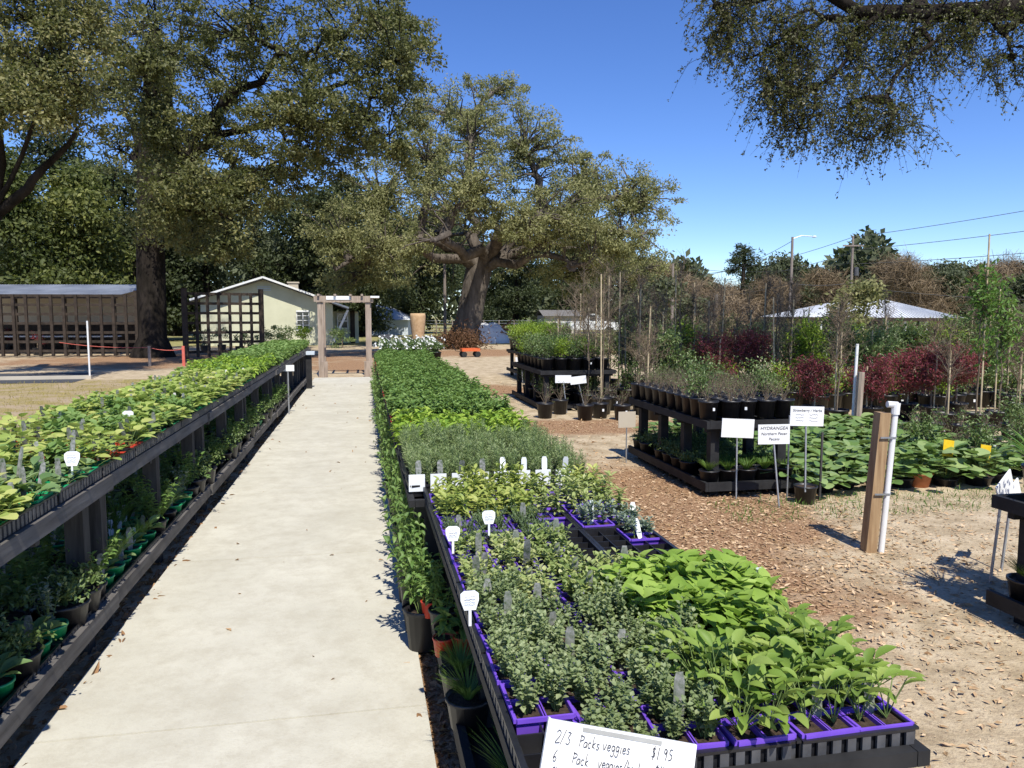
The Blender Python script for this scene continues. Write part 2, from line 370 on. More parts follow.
scatter('mulch_chips', 26000, gauss_patch, .030, .012, 'chips', 'brown wood chips and dry leaves strewn over the sand', 'quad', .2, 'mulch')
scatter('leaf_litter', 2600, strip(.19, .34, 1.6, 16, 1.7), .036, .018, 'litter', 'rusty dry leaves banked along the right edge of the path', 'lance')
scatter('leaf_litter', 2600, strip(-1.42, -1.2, 2.2, 19, 1.5, .01), .040, .018, 'litter', 'dry leaves under the left bench beside the path', 'lance')
scatter('leaf_litter', 60, strip(-1.2, .22, 2.2, 18, 1.5, .03), .04, .016, 'litter', 'few loose dry leaves lying on the concrete path', 'lance')
scatter('leaf_litter', 1100, strip(2.0, 9.0, 2.6, 9.5, 1.0), .028, .015, 'litter', 'single dry leaves on the sandy yard', 'lance')
scatter('grass', 24000, strip(-14, -2.2, 6.0, 20.2, 1.0), .055, .008, 'dryleaf_grass', 'sparse yellowing grass beside the left bench', 'quad', 3.0, 'grass')
scatter('grass', 3000, strip(2.9, 6.2, 5.4, 6.1, 1.0), .04, .006, 'grassy', 'short green weeds in front of the broad leaf plants', 'quad', 3.0, 'grass')

# ------------------------------------------------------------------ trees
def curve(a, b, sag=0, wig=.06, n=7):
    a = np.array(a, float); b = np.array(b, float); t = np.linspace(0, 1, n)[:, None]; L = np.linalg.norm(b - a)
    P = a + (b - a) * t; P[:, 2] += sag * L * 4 * (t * (1 - t))[:, 0]
    j = rng.normal(size=(n, 3)) * wig * L / 3; j[0] = j[-1] = 0; return P + j
def tree(name, label, cat, base, trunk, blobs, leafm, barkm='bark', nleaf=100, L=.16, W=.08, sig=.55, tmpl='quad', group=None, lead=.5, tw=.02, droop=.3, rn=8, flare=1.35, limb_sag=.10, shell=(.45, 1.0), extra=(), dens=1.0, sprig=0):
    """trunk: list of (x,y,z,r) rel. to base; blobs: (x,y,z, rx,ry,rz, n) rel."""
    t = thing(name, label, cat, base, 0, group); mb = MB()
    tp = np.array(trunk, float); mb.tube(tp[:, :3], tp[:, 3] * np.r_[flare, np.ones(len(tp) - 1)], rn)
    pts = [tp[max(1, len(tp) // 2):, :3]]; rt = tp[-1, 3]
    for e in extra:
        e = np.array(e, float); mb.tube(e[:, :3], e[:, 3], 7); pts.append(e[:, :3])
    top = tp[-1, :3]
    for bl in blobs:
        c = np.array(bl[:3], float); rr = max(rt * .42 * min(1.3, max(bl[3:6]) / 3 + .3), .02)
        src = tp[rng.integers(max(1, len(tp) - 2), len(tp)), :3]
        allp = np.concatenate(pts); src = allp[np.argmin(np.linalg.norm(allp - c, axis=1) + .5 * np.abs(allp[:, 2] - min(c[2], top[2])))] if extra else src
        P = curve(src, c, limb_sag, .10, 9); mb.tube(P, np.linspace(rr, rr * .35, 9), 6); pts.append(P[2:])
    pts = np.concatenate(pts); lf = MB()
    for bl in blobs:
        c = np.array(bl[:3], float); r = np.array(bl[3:6], float); n = int(bl[6] * dens)
        d = unit(rng.normal(size=(n, 3))); q = (shell[0] + (shell[1] - shell[0]) * rng.random(n) ** .6)[:, None] * rng.uniform(.72, 1.25, (n, 1))
        C = c + d * r * q
        for i in range(n):
            dist = np.linalg.norm(pts - C[i], axis=1) + .35 * np.maximum(0, pts[:, 2] - C[i][2])
            s_ = pts[np.argmin(dist)]; P = curve(s_, C[i], .06, .10, 5)
            rr = tw * (1 + .35 * np.linalg.norm(C[i] - s_)); mb.tube(P, np.linspace(rr, rr * .3, 5), 4, cap=False)
        if sprig:
            for i in range(n):
                for _ in range(sprig):
                    d0 = unit(rng.normal(size=3) * [1, 1, .5] + [0, 0, -droop]); ln = rng.uniform(.22, .55); q0 = C[i] + rng.normal(size=3) * sig * .5
                    P = np.array([q0 + d0 * ln * f_ + np.array([0, 0, -.35 * ln * f_ * f_]) for f_ in (0, .33, .66, 1)]); mb.tube(P, [.0045, .0035, .0025, .0012], 3, cap=False)
                    kk = nleaf; f_ = rng.uniform(.1, 1.05, kk)[:, None]; Q = q0 + d0 * ln * f_ + np.array([0, 0, -.35 * ln]) * f_ * f_ + rng.normal(size=(kk, 3)) * .012
                    Ls = L * rng.uniform(.6, 1.3, kk); lf.leaves(Q, rng.normal(size=(kk, 3)) + d0 * .8, rng.normal(size=(kk, 3)) + [0, 0, .6], Ls, Ls * W / L, tmpl, 0, np.clip(rng.normal(.5, .25, kk), 0, 1))
            continue
        m = nleaf; CC = np.repeat(C, m, 0); sg = np.repeat(rng.uniform(.6, 1.3, n), m)[:, None] * sig
        an_ = np.repeat(rng.uniform(.5, 1.5, (n, 3)), m, 0)
        off = an_ * unit(rng.normal(size=(n * m, 3))) * (rng.random((n * m, 1)) ** .55 * 1.75) * sg * [1, 1, .62]
        D = rng.normal(size=(n * m, 3)) + unit(off) * .6 + [0, 0, -droop]; N = rng.normal(size=(n * m, 3)) * .75 + unit(off) * 1.3 + [0, 0, .45]
        Ls = L * rng.uniform(.6, 1.35, n * m)
        rv = np.clip(np.repeat(rng.normal(.5, .16, n), m) + rng.normal(0, .2, n * m), 0, 1)
        lf.leaves(CC + off, D, N, Ls, Ls * W / L, tmpl, 0, rv)
    mb.build('trunk', barkm, t, smooth=True); lf.build('crown', leafm, t); return t

# great live oak in the middle distance
B = at(467, 343)
def rel(px, py, depth, base=B): return ad(px, py, depth) - base
def blobs_px(lst, base, K=1.0):
    out = []
    for px, py, dep, rx, ry, n in lst:
        c = ad(px, py, dep) - base; s = dep / FPX
        out.append((c[0], c[1], c[2], rx * s, (rx + ry) / 2 * s * K, ry * s, n))
    return out
oak = blobs_px([(470, 125, 46, 55, 38, 26), (525, 150, 44, 50, 40, 24), (585, 185, 45, 45, 35, 24), (635, 205, 45, 38, 32, 20), (560, 215, 41, 60, 30, 26),
    (430, 165, 42, 50, 40, 22), (380, 200, 40, 48, 34, 22), (340, 240, 39, 40, 30, 18), (470, 192, 39, 55, 28, 20), (385, 248, 38, 45, 26, 18), (525, 228, 40, 55, 18, 16),
    (620, 245, 42, 45, 24, 18), (575, 272, 44, 52, 18, 14), (640, 270, 50, 35, 22, 12), (450, 235, 52, 80, 40, 22), (570, 240, 54, 80, 40, 22), (365, 275, 42, 40, 22, 14), (500, 90, 48, 28, 12, 6), (420, 110, 47, 26, 20, 7)], B)
tr = [(0, 0, 0, 1.0), (.1, 0, 1.3, .80), (.4, 0, 2.8, .74), (.7, 0, 4.2, .78), (.9, 0, 5.2, .6)]
ex = []
for (px, py, dep), r0 in (((380, 235, 41), .42), ((470, 160, 44), .44), ((540, 215, 40), .48), ((640, 235, 42), .4), ((335, 270, 38), .36), ((600, 190, 44), .4), ((430, 240, 36), .4), ((540, 250, 52), .4), ((590, 262, 41), .36)):
    e = rel(px, py, dep); P = curve((.8, 0, 4.3), e, .08, .10, 10); ex.append(np.c_[P, np.linspace(r0, r0 * .25, 10)])
tree('oak_tree', 'huge spreading live oak with a thick trunk and wide olive crown', 'tree', B, tr, oak, 'oak', 'bark', 125, .165, .07, .36, 'quad', tw=.035, droop=.2, rn=14, flare=1.35, extra=ex, shell=(.05, 1.15), dens=3.5)
# big dark oak on the left
B2 = at(153, 357)
lt = blobs_px([(250, 40, 27, 75, 55, 26), (340, 40, 26, 60, 50, 24), (400, 60, 25, 36, 45, 16), (180, 60, 29, 70, 60, 22), (210, 130, 27, 62, 45, 22), (300, 120, 25, 62, 40, 24), (360, 120, 26, 52, 38, 18),
    (130, 30, 30, 50, 50, 13), (240, 190, 25, 45, 28, 14), (120, 150, 31, 40, 40, 8), (190, 225, 29, 42, 30, 12), (280, 170, 28, 48, 28, 12), (395, 20, 27, 36, 30, 12), (250, -30, 28, 120, 45, 22), (110, 90, 31, 45, 25, 8), (222, 245, 25, 25, 22, 5), (340, 150, 29, 40, 25, 9), (395, 150, 25, 22, 22, 5), (155, 130, 24, 34, 45, 14), (165, 215, 24, 30, 40, 10), (140, 60, 23, 50, 40, 12), (195, 180, 24, 30, 30, 8)], B2)
ex = []
for (px, py, dep), r0 in (((300, 60, 27), .30), ((240, 90, 29), .35), ((380, 90, 26), .2), ((180, 40, 30), .34), ((200, 200, 27), .18), ((120, 100, 31), .22)):
    P = curve((.2, 0, 6.5), ad(px, py, dep) - B2, .06, .10, 9); ex.append(np.c_[P, np.linspace(r0, r0 * .25, 9)])
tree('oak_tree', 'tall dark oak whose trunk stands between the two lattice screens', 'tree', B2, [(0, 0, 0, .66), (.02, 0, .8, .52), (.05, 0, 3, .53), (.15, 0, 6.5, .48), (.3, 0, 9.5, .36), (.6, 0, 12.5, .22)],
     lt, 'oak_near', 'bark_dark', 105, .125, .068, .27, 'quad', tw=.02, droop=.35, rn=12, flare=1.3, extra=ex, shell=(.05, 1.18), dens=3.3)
# tree at the left border
B3 = np.array([-11.6, 19.5, 0])
lt = blobs_px([(30, 20, 18, 55, 45, 22), (60, 70, 18, 40, 45, 18), (10, 100, 17, 35, 35, 14), (90, 15, 19, 30, 30, 7), (-40, 60, 18, 50, 80, 16), (60, 115, 19, 34, 22, 8), (30, -50, 18, 80, 40, 10)], B3)
s0 = ad(-6, 215, 20.5) - B3
ex = []
for (px, py, dep), r0 in (((78, 128, 20), .17), ((15, 40, 19), .11), ((60, 20, 19), .08)):
    P = curve(s0, ad(px, py, dep) - B3, -.05, .05, 9); ex.append(np.c_[P, np.linspace(r0, r0 * .3, 9)])
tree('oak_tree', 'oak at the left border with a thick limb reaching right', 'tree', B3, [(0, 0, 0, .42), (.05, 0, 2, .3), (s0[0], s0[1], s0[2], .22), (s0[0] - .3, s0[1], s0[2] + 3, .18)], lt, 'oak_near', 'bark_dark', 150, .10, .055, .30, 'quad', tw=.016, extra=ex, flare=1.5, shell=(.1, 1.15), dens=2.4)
# overhanging limb top right: the tree stands outside the frame
B4 = np.array([15.5, 9.2, 0])
lt = blobs_px([(730, 25, 11, 32, 30, 26), (785, 35, 11, 45, 34, 32), (800, 95, 11, 48, 36, 32), (850, 105, 11.3, 40, 42, 28), (770, 80, 11, 34, 30, 18), (850, 35, 11.5, 48, 38, 32), (910, 45, 11.5, 50, 38, 30), (895, 110, 11.2, 32, 34, 15),
    (965, 20, 11.5, 45, 32, 24), (1010, 60, 11, 32, 22, 10), (1030, 20, 11, 60, 40, 20), (900, -25, 12, 180, 30, 40), (740, -15, 11, 60, 20, 16)], B4)
ex = []
tip = ad(715, 5, 11) - B4; mid = ad(1030, 8, 11.5) - B4
P = np.concatenate([curve((0, 0, 6.4), mid, .05, .03, 7), curve(mid, ad(880, 12, 11.5) - B4, -.03, .03, 5)[1:], curve(ad(880, 12, 11.5) - B4, tip, .06, .08, 7)[1:]]); ex.append(np.c_[P, np.linspace(.26, .02, len(P))])
for (px, py), (qx, qy) in (((880, 14), (800, 130)), ((940, 10), (870, 140)), ((860, 20), (770, 20)), ((990, 10), (1015, 70)), ((840, 20), (745, 60))):
    P = curve(ad(px, py, 11.4) - B4, ad(qx, qy, 11) - B4, .05, .08, 8); ex.append(np.c_[P, np.linspace(.05, .012, 8)])
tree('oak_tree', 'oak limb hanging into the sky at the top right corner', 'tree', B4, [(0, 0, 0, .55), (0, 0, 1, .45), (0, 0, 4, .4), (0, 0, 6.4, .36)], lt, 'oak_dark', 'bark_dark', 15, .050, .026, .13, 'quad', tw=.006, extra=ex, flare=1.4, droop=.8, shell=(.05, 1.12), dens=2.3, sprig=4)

# generic background trees
def bgtree(px, dep, top, wpx, leafm, label, group, nl=70, L=.3, W=.16, cat='tree', base_py=None, low=.25, name='tree', nblob=5, ncl=10, bark='bark_dark', tmpl='quad', sig=.8):
    base = ad(px, 315, dep); base[2] = 0; s = dep / FPX
    H = (315 - top) * s + EYE; w = wpx * s; bl = []
    for i in range(nblob):
        z = H * (low + (1 - low) * (i + .5) / nblob) if nblob > 1 else H * .8
        rr = w / 2 * (1 - .35 * abs(2 * (i + .5) / nblob - 1)) * .75
        bl.append((rng.uniform(-.28, .28) * w, rng.uniform(-.2, .2) * w, z, rr, rr, H * (1 - low) / nblob * .75, ncl))
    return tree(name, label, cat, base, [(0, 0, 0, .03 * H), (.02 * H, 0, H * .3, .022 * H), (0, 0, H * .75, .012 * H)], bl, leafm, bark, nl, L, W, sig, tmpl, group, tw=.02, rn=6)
for px, dep, top, w, mt, lb in (
    (-40, 44, 120, 150, 'forest', 'dark tree at the far left behind the shed roof'),
    (30, 40, 165, 90, 'forest_lime', 'sunlit yellow-green tree above the left end of the shed roof'),
    (90, 43, 175, 90, 'forest_lime', 'yellow-green tree just left of the tall dark trunk'),
    (60, 52, 120, 140, 'forest', 'dark tree behind the yellow-green trees over the shed'),
    (135, 48, 170, 110, 'forest', 'dark tree directly behind the tall dark trunk'),
    (205, 50, 190, 110, 'forest', 'dark tree behind the left eave of the cream house'),
    (255, 54, 175, 110, 'forest_far', 'grey-green tree behind the peak of the cream house'),
    (310, 52, 185, 110, 'forest', 'dark tree behind the chimney of the cream house'),
    (360, 58, 200, 100, 'forest', 'dark tree behind the wooden arbor'),
    (420, 66, 215, 90, 'forest', 'dark tree behind the pale blue house'),
    (515, 74, 235, 80, 'forest', 'small tree with pale trunk in the field right of the great oak'),
    (575, 84, 245, 90, 'forest', 'dark tree behind the parked white truck'),
    (640, 80, 262, 70, 'forest_far', 'olive tree at the right foot of the great oak crown'),
    (480, 90, 240, 120, 'forest', 'dark tree seen behind the great oak trunk'),
    (175, 60, 150, 120, 'forest', 'tallest dark tree in the wood behind the house'),):
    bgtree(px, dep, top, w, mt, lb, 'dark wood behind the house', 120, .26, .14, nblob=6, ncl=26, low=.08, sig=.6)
far = [(665, 70, 270, 50, 1), (690, 95, 283, 50, 0), (725, 100, 288, 60, 1), (762, 90, 280, 55, 1), (800, 100, 262, 60, 0), (770, 105, 268, 40, 2), (835, 85, 275, 55, 1), (862, 110, 255, 45, 0), (885, 100, 262, 55, 1), (915, 92, 266, 60, 1), (940, 100, 265, 60, 0),
       (972, 110, 268, 55, 0), (1000, 90, 262, 60, 1), (1035, 85, 260, 70, 0), (905, 112, 256, 50, 1), (840, 112, 262, 40, 2), (1020, 100, 268, 50, 1), (710, 75, 292, 60, 1), (740, 110, 292, 80, 0), (820, 110, 278, 70, 0), (985, 96, 280, 60, 0), (945, 120, 270, 70, 1)]
fl = ['olive-green crown in the far tree line', 'bare brown crown in the far tree line', 'greyish crown rising in the far tree line']
where = ['right of the great oak', 'behind the low poles', 'left of the tall pine', 'just right of the tall pine', 'left of the street light', 'behind the street light', 'right of the street light', 'left of the second pole', 'right of the second pole', 'above the white roof',
         'above the right end of the white roof', 'right of the white roof', 'near the right border', 'at the right border', 'highest above the white roof', 'between the two poles', 'low at the right border', 'beside the leaning pole', 'under the tall pine', 'left of the white roof', 'behind the slender green sapling', 'farthest right of the roof']
for i, (px, dep, top, w, k_) in enumerate(far):
    if k_ == 1: bgtree(px, dep, top, w, 'baretwig', fl[1] + ' ' + where[i], 'far tree line', 90, 1.0, .045, low=.1, nblob=5, ncl=16, bark='twigbark', tmpl='twig', sig=.9, name='bare_tree')
    else: bgtree(px, dep, top, w, 'forest_far' if k_ != 2 else 'forest_far', fl[k_] + ' ' + where[i], 'far tree line', 110, .4, .24, low=.1, nblob=5, ncl=16)
# far wood closing the horizon all round: one uncountable mass
wd = MB(); nw = 60000
ang = rng.uniform(R(-34), R(58), nw); dist = rng.uniform(118, 150, nw); hmax = 9 + 3 * np.sin(ang * 23) + 2 * np.sin(ang * 61 + 1) + np.where(ang < R(8), 6, 0)
P = np.stack([np.sin(ang) * dist, np.cos(ang) * dist, rng.random(nw) ** .8 * hmax], -1)
wd.leaves(P, rng.normal(size=(nw, 3)), rng.normal(size=(nw, 3)) + [0, -.4, .5], rng.uniform(.7, 1.7, nw), .8, 'quad')
tag(wd.build('far_wood', 'forest_far'), 'low dark wood closing the horizon behind everything', 'wood', kind='stuff')
# understory hedge right mid distance
for px, dep, top, w, mt, lb in ((655, 36, 285, 50, 'forest_far', 'olive shrub left of the leaning pole'), (690, 45, 300, 50, 'forest_far', 'olive shrub right of the leaning pole'), (840, 40, 286, 60, 'oak', 'light olive shrub in front of the white roofed building'),
                            (730, 42, 303, 50, 'baretwig', 'brown brush under the tall pine'), (985, 45, 300, 80, 'forest', 'dark shrub right of the white roofed building'), (905, 32, 336, 60, 'forest', 'low dark shrub in front of the building wall')):
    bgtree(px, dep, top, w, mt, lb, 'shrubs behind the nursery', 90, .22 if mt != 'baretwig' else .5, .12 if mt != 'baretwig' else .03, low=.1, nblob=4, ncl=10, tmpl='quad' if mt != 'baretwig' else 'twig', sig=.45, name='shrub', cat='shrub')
# pine
Bp = ad(742, 315, 85); Bp[2] = 0
tree('pine_tree', 'tall lone pine with a tufted dark crown against the sky', 'pine', Bp, [(0, 0, 0, .32), (0, 0, 5, .25), (.1, 0, 9, .16)],
     [(dx, dy, z, r, r, .7, 7) for dx, dy, z, r in ((0, 0, 8.9, .9), (.9, 0, 8.0, 1.0), (-1.0, 0, 7.7, 1.0), (.2, .6, 7.3, 1.1), (1.3, 0, 6.6, .8), (-1.2, 0, 6.3, .8), (-.3, 0, 8.3, 1.0), (.6, 0, 5.4, .7))], 'forest', 'bark_dark', 60, .34, .10, .35, 'quad', rn=6, tw=.03)

# ------------------------------------------------------------------ buildings
def wpanel(mb, P, th, mat=0):  # extruded convex polygon in the XZ plane
    n = len(P); V = [(x, -th / 2, z) for x, z in P] + [(x, th / 2, z) for x, z in P]
    mb.add(V, [tuple(range(n))], mat); mb.add(V, [tuple(range(n, 2 * n))[::-1]], mat)
    for i in range(n): j = (i + 1) % n; mb.add([V[i], V[j], V[n + j], V[n + i]], [(0, 1, 2, 3)], mat)
# cream house: gable end facing the nursery
HD = 41.0; s = HD / FPX
def hx(px): return (px - 265) * s
def hz(py): return (315 - py) * s + EYE
c0 = ad(265, 315, HD)
house = thing('house', 'cream gabled house with white rake boards beyond the arbor', 'house', (c0[0], c0[1], 0), R(2))
pk, el, er = (0, hz(278)), (hx(197), hz(300.5)), (hx(347), hz(308))
wl, wr = hx(205), hx(331)
def roofz(x): return pk[1] + (el[1] - pk[1]) * (x / el[0]) if x < 0 else pk[1] + (er[1] - pk[1]) * (x / er[0])
w = MB()
WX0, WX1, WZ0, WZ1 = hx(295), hx(308), hz(330), hz(311)
for (x0, x1) in ((wl, 0), (0, WX0)):
    wpanel(w, [(x0, 0), (x1, 0), (x1, roofz(x1) - .12), (x0, roofz(x0) - .12)], .2)
wpanel(w, [(WX1, 0), (wr, 0), (wr, roofz(wr) - .12), (WX1, roofz(WX1) - .12)], .2)
wpanel(w, [(WX0, 0), (WX1, 0), (WX1, WZ0), (WX0, WZ0)], .2); wpanel(w, [(WX0, WZ1), (WX1, WZ1), (WX1, roofz(WX1) - .12), (WX0, roofz(WX0) - .12)], .2)
w.box(wl, wl + .2, .1, 9, 0, roofz(wl) - .15); w.box(wr - .2, wr, .1, 2.5, 0, roofz(wr) - .15)
w.box(wr, hx(358), 2.5, 2.7, 0, 1.85); w.box(hx(356), hx(358), 2.7, 9, 0, 1.85)
w.build('wall', 'cream_wall', house)
r = MB()
for (x, z) in (el, er):
    nx = -.10 if x < 0 else .10
    r.add([(0, -.62, pk[1]), (0, 9.3, pk[1]), (x, 9.3, z), (x, -.62, z), (0, -.62, pk[1] - .1), (0, 9.3, pk[1] - .1), (x, 9.3, z - .1), (x, -.62, z - .1)],
          [(0, 1, 2, 3), (7, 6, 5, 4), (0, 3, 7, 4), (3, 2, 6, 7), (1, 5, 6, 2)])
r.add([(er[0], -.3, er[1] - .02), (er[0], 9.3, er[1] - .02), (hx(360), 9.3, er[1] - .15), (hx(360), 1.2, er[1] - .25)], [(0, 1, 2, 3)])
rf = r.build('roof', 'shingle', house)
t_ = MB()
for (x, z) in (el, er): t_.bar((0, -.65, pk[1] + .0), (x, -.65, z), .04, .10)
t_.build('rake_board', 'white_trim', rf)
c_ = MB(); cx = hx(290); c_.box(cx - .28, cx + .28, 3, 3.5, 2.6, hz(281)); c_.box(cx - .34, cx + .34, 2.95, 3.55, hz(281), hz(279.5)); c_.build('chimney', 'far_wall', rf)
wi = MB(); wi.box(WX0 + .02, WX1 - .02, .02, .04, WZ0 + .02, WZ1 - .02); wf = wi.build('window', 'dark_glass', house)
fr = MB(); fr.box(WX0, WX1, -.12, .0, WZ1 - .05, WZ1 + .03); fr.box(WX0 - .03, WX1 + .03, -.15, -.005, WZ0 - .06, WZ0 + .02)
for x in (WX0 + .03, (WX0 + WX1) / 2, WX1 - .03): fr.box(x - .022, x + .022, -.06, .015, WZ0 + .02, WZ1 - .05)
for z in (.25, .5, .75): zz = WZ0 + (WZ1 - WZ0) * z; fr.box(WX0, WX1, -.03, .012, zz - .015, zz + .015)
fr.build('frame', 'white_trim', wf)
wi = MB(); wi.box(hx(336), hx(346), 2.42, 2.48, .9, 1.7); wf = wi.build('window', 'dark_glass', house)
fr = MB(); [fr.box(hx(336) - .05, hx(346) + .05, 2.38, 2.42, z - .03, z + .03) for z in (.88, 1.3, 1.72)]; [fr.box(x_ - .03, x_ + .03, 2.385, 2.415, .9, 1.7) for x_ in (hx(336) - .02, hx(346) + .02)]; fr.build('frame', 'white_trim', wf)
d_ = MB(); d_.box(hx(349), hx(354), 2.44, 2.49, 0, 1.9); d_.build('door', 'dark_timber', house)
b_ = MB(); b_.bar((hx(346), -.3, hz(310)), (hx(331), -.3, hz(342)), .12, .12); b_.build('porch_brace', 'white_trim', house)
v_ = MB(); [v_.box(-.35, .35, -.16, -.11, 2.95 + i * .09, 2.99 + i * .09) for i in range(3)]; v_.build('gable_vent', 'pale_siding', house)
# house shrubs
def bush(px, py, dep, w, h, mt, label, group=None, name='shrub', n=9, L=.09, flowers=None):
    c = ad(px, py, dep); c[2] = 0
    return tree(name, label, 'shrub', c, [(0, 0, 0, .03), (0, 0, h * .3, .02), (0, 0, h * .6, .012)], [(0, 0, h * .55, w / 2, w / 2, h * .45, n)], mt, 'twigbark', 90, L, L * .5, w * .13, 'small', group, tw=.006, rn=5, shell=(.2, 1))
for i, (px, w_, h_, lb) in enumerate(((285, 1.4, 1.3, 'round green bush under the house window, left one'), (303, 1.3, 1.5, 'leafy bush right under the house window'), (342, 1.5, 1.0, 'clipped dark bush in front of the porch'), (272, 1.2, .8, 'low dark bush against the lit gable wall'))):
    bush(px, 330, 38.5 - i * .3, w_, h_, 'shrub' if i != 1 else 'limeshrub', lb, 'bushes along the house wall')
# pale blue house behind
c1 = ad(388, 315, 62); h2 = thing('house', 'pale blue house half hidden behind the arbor and great oak', 'house', (c1[0], c1[1], 0), -YAW)
w = MB(); w.box(-3.2, 1.6, 0, 6, 0, 1.3); w.build('wall', 'pale_siding', h2)
w = MB(); V = [(-3.6, -.4, 1.25), (1.9, -.4, 1.25), (1.9, 6.4, 1.25), (-3.6, 6.4, 1.25), (-2.2, 3, 2.5), (-.6, 3, 2.5)]
w.add(V, [(0, 1, 5, 4), (2, 3, 4, 5)]).add([V[1], V[2], V[5]], [(0, 1, 2)]).add([V[3], V[0], V[4]], [(0, 1, 2)]); w.build('roof', 'white_roof', h2)
w = MB(); w.box(-1.2, -.4, -.05, .01, .4, 1.0); w.build('window', 'dark_glass', h2)
# open shed on the left
sh = thing('open_shed', 'low open shed with a grey corrugated metal roof behind lattice', 'shed', (0, 0, 0))
A0 = ad(-90, 315, 31); A1 = ad(122, 315, 31); dx = unit((A1 - A0)[None])[0]; dy = np.array([-dx[1], dx[0], 0])
def sp(u_, v_, z): q = A0 + dx * u_ + dy * v_; return (q[0], q[1], z)
LN = np.linalg.norm(A1 - A0)
rf = MB(); nR = int(LN / .12)
for i in range(nR):
    u0 = i * LN / nR; u1 = (i + .55) * LN / nR; u2 = (i + 1) * LN / nR
    rf.add([sp(u0, -.4, 2.42), sp(u1, -.4, 2.47), sp(u1, 3.2, 3.02), sp(u0, 3.2, 2.97)], [(0, 1, 2, 3)]); rf.add([sp(u1, -.4, 2.47), sp(u2, -.4, 2.42), sp(u2, 3.2, 2.97), sp(u1, 3.2, 3.02)], [(0, 1, 2, 3)])
rf.build('roof', 'metal_roof', sh)
bw = MB(); a_, b_ = sp(0, 3.0, 0), sp(LN, 3.0, 0); bw.bar((a_[0], a_[1], 1.42), (b_[0], b_[1], 1.42), .12, 2.84); bw.build('back_wall', 'far_wall', sh)
bw = MB(); a_, b_ = sp(0, 2.9, 0), sp(LN, 2.9, 0); bw.bar((a_[0], a_[1], .65), (b_[0], b_[1], .65), .04, 1.3); bw.build('lower_boarding', 'dark_timber', sh)  # dark sheet added over the lower wall so the interior reads dark
for i in range(5):
    q = sp(.3 + i * (LN - .6) / 4, 0, 0); pb = MB(); pb.box(q[0] - .06, q[0] + .06, q[1] - .06, q[1] + .06, 0, 2.4); pb.build('post', 'dark_timber', sh)
fb = MB(); a_, b_ = sp(0, -.3, 2.36), sp(LN, -.3, 2.36); fb.bar(a_, b_, .05, .10); fb.build('fascia', 'dark_timber', sh)
def lattice(A, Bq, H, nx, nz, label, lean=.08):
    A = np.array(A); Bq = np.array(Bq); t = thing('lattice_screen', label, 'lattice', (A[0], A[1], 0), 0, 'dark lattice screens'); L = Bq - A; L[2] = 0
    f = MB(); e = unit(L[None])[0]; nn = np.array([-e[1], e[0], 0]) * .05
    for i in range(nx + 1):
        q = L * i / nx; w_ = .10
        f.bar((q[0], q[1], .05), (q[0], q[1], H), w_, w_, up=(0, 1, 0))
    for k in range(nz + 1):
        z = .25 + (H - .3) * k / nz; f.bar(nn + [0, 0, z], L + nn + [0, 0, z], .05, .10)
    f.build('lattice', 'dark_timber', t)
    for q in (L * 0, L):
        pb = MB(); pb.box(q[0] - .09, q[0] + .09, q[1] + .02 - .2, q[1] - .02, 0, H + .15); pb.build('post', 'dark_timber', t)
q0 = at(-60, 358); q1 = at(140, 357); lattice(q0, q1, 2.45, 16, 6, 'long dark wooden lattice screen in front of the open shed')
q0 = at(187, 359); q1 = at(263, 357); lattice(q0, q1, 2.5, 7, 6, 'shorter dark lattice screen in front of the cream house')
# clutter behind the lattice: low work tables and pots
for i, px in enumerate((20, 60, 100)):
    c = at(px, 353); t = thing('work_table', ['low dark work table farthest left behind the lattice', 'low dark work table mid-way behind the lattice', 'low dark work table nearest the dark trunk'][i], 'table', c, 0, 'work tables behind the lattice')
    m_ = MB().box(-.8, .8, -.4, .4, .7, .75); m_.build('tabletop', 'pale_siding', t)
    for sx in (-.7, .7):
        for sy in (-.3, .3): MB().box(sx - .04, sx + .04, sy - .04, sy + .04, 0, .7).build('leg', 'dark_timber', t)
for i, (px, py) in enumerate(((8, 352), (38, 355), (75, 350), (205, 352), (222, 351), (240, 353), (252, 351))):
    c = at(px, py); c[2] = 0
    t = tree('potted_shrub', f"small dark potted shrub {'behind the long lattice' if i < 3 else 'behind the short lattice'}, {nth(i + 1 if i < 3 else i - 2)} from its left end", 'shrub', c, [(0, 0, .1, .03), (0, 0, .4, .02), (0, 0, .6, .01)], [(0, 0, .7, .4, .4, .35, 5)], 'maroon' if i < 2 else 'shrub', 'twigbark', 60, .09, .045, .13, 'quad', 'potted shrubs behind the lattice', tw=.006, rn=5)
    MB().lathe([(0, 0), (.16, 0), (.2, .3), (.18, .3), (.17, .25), (0, .25)], n=10).build('pot', 'black_plastic', t)
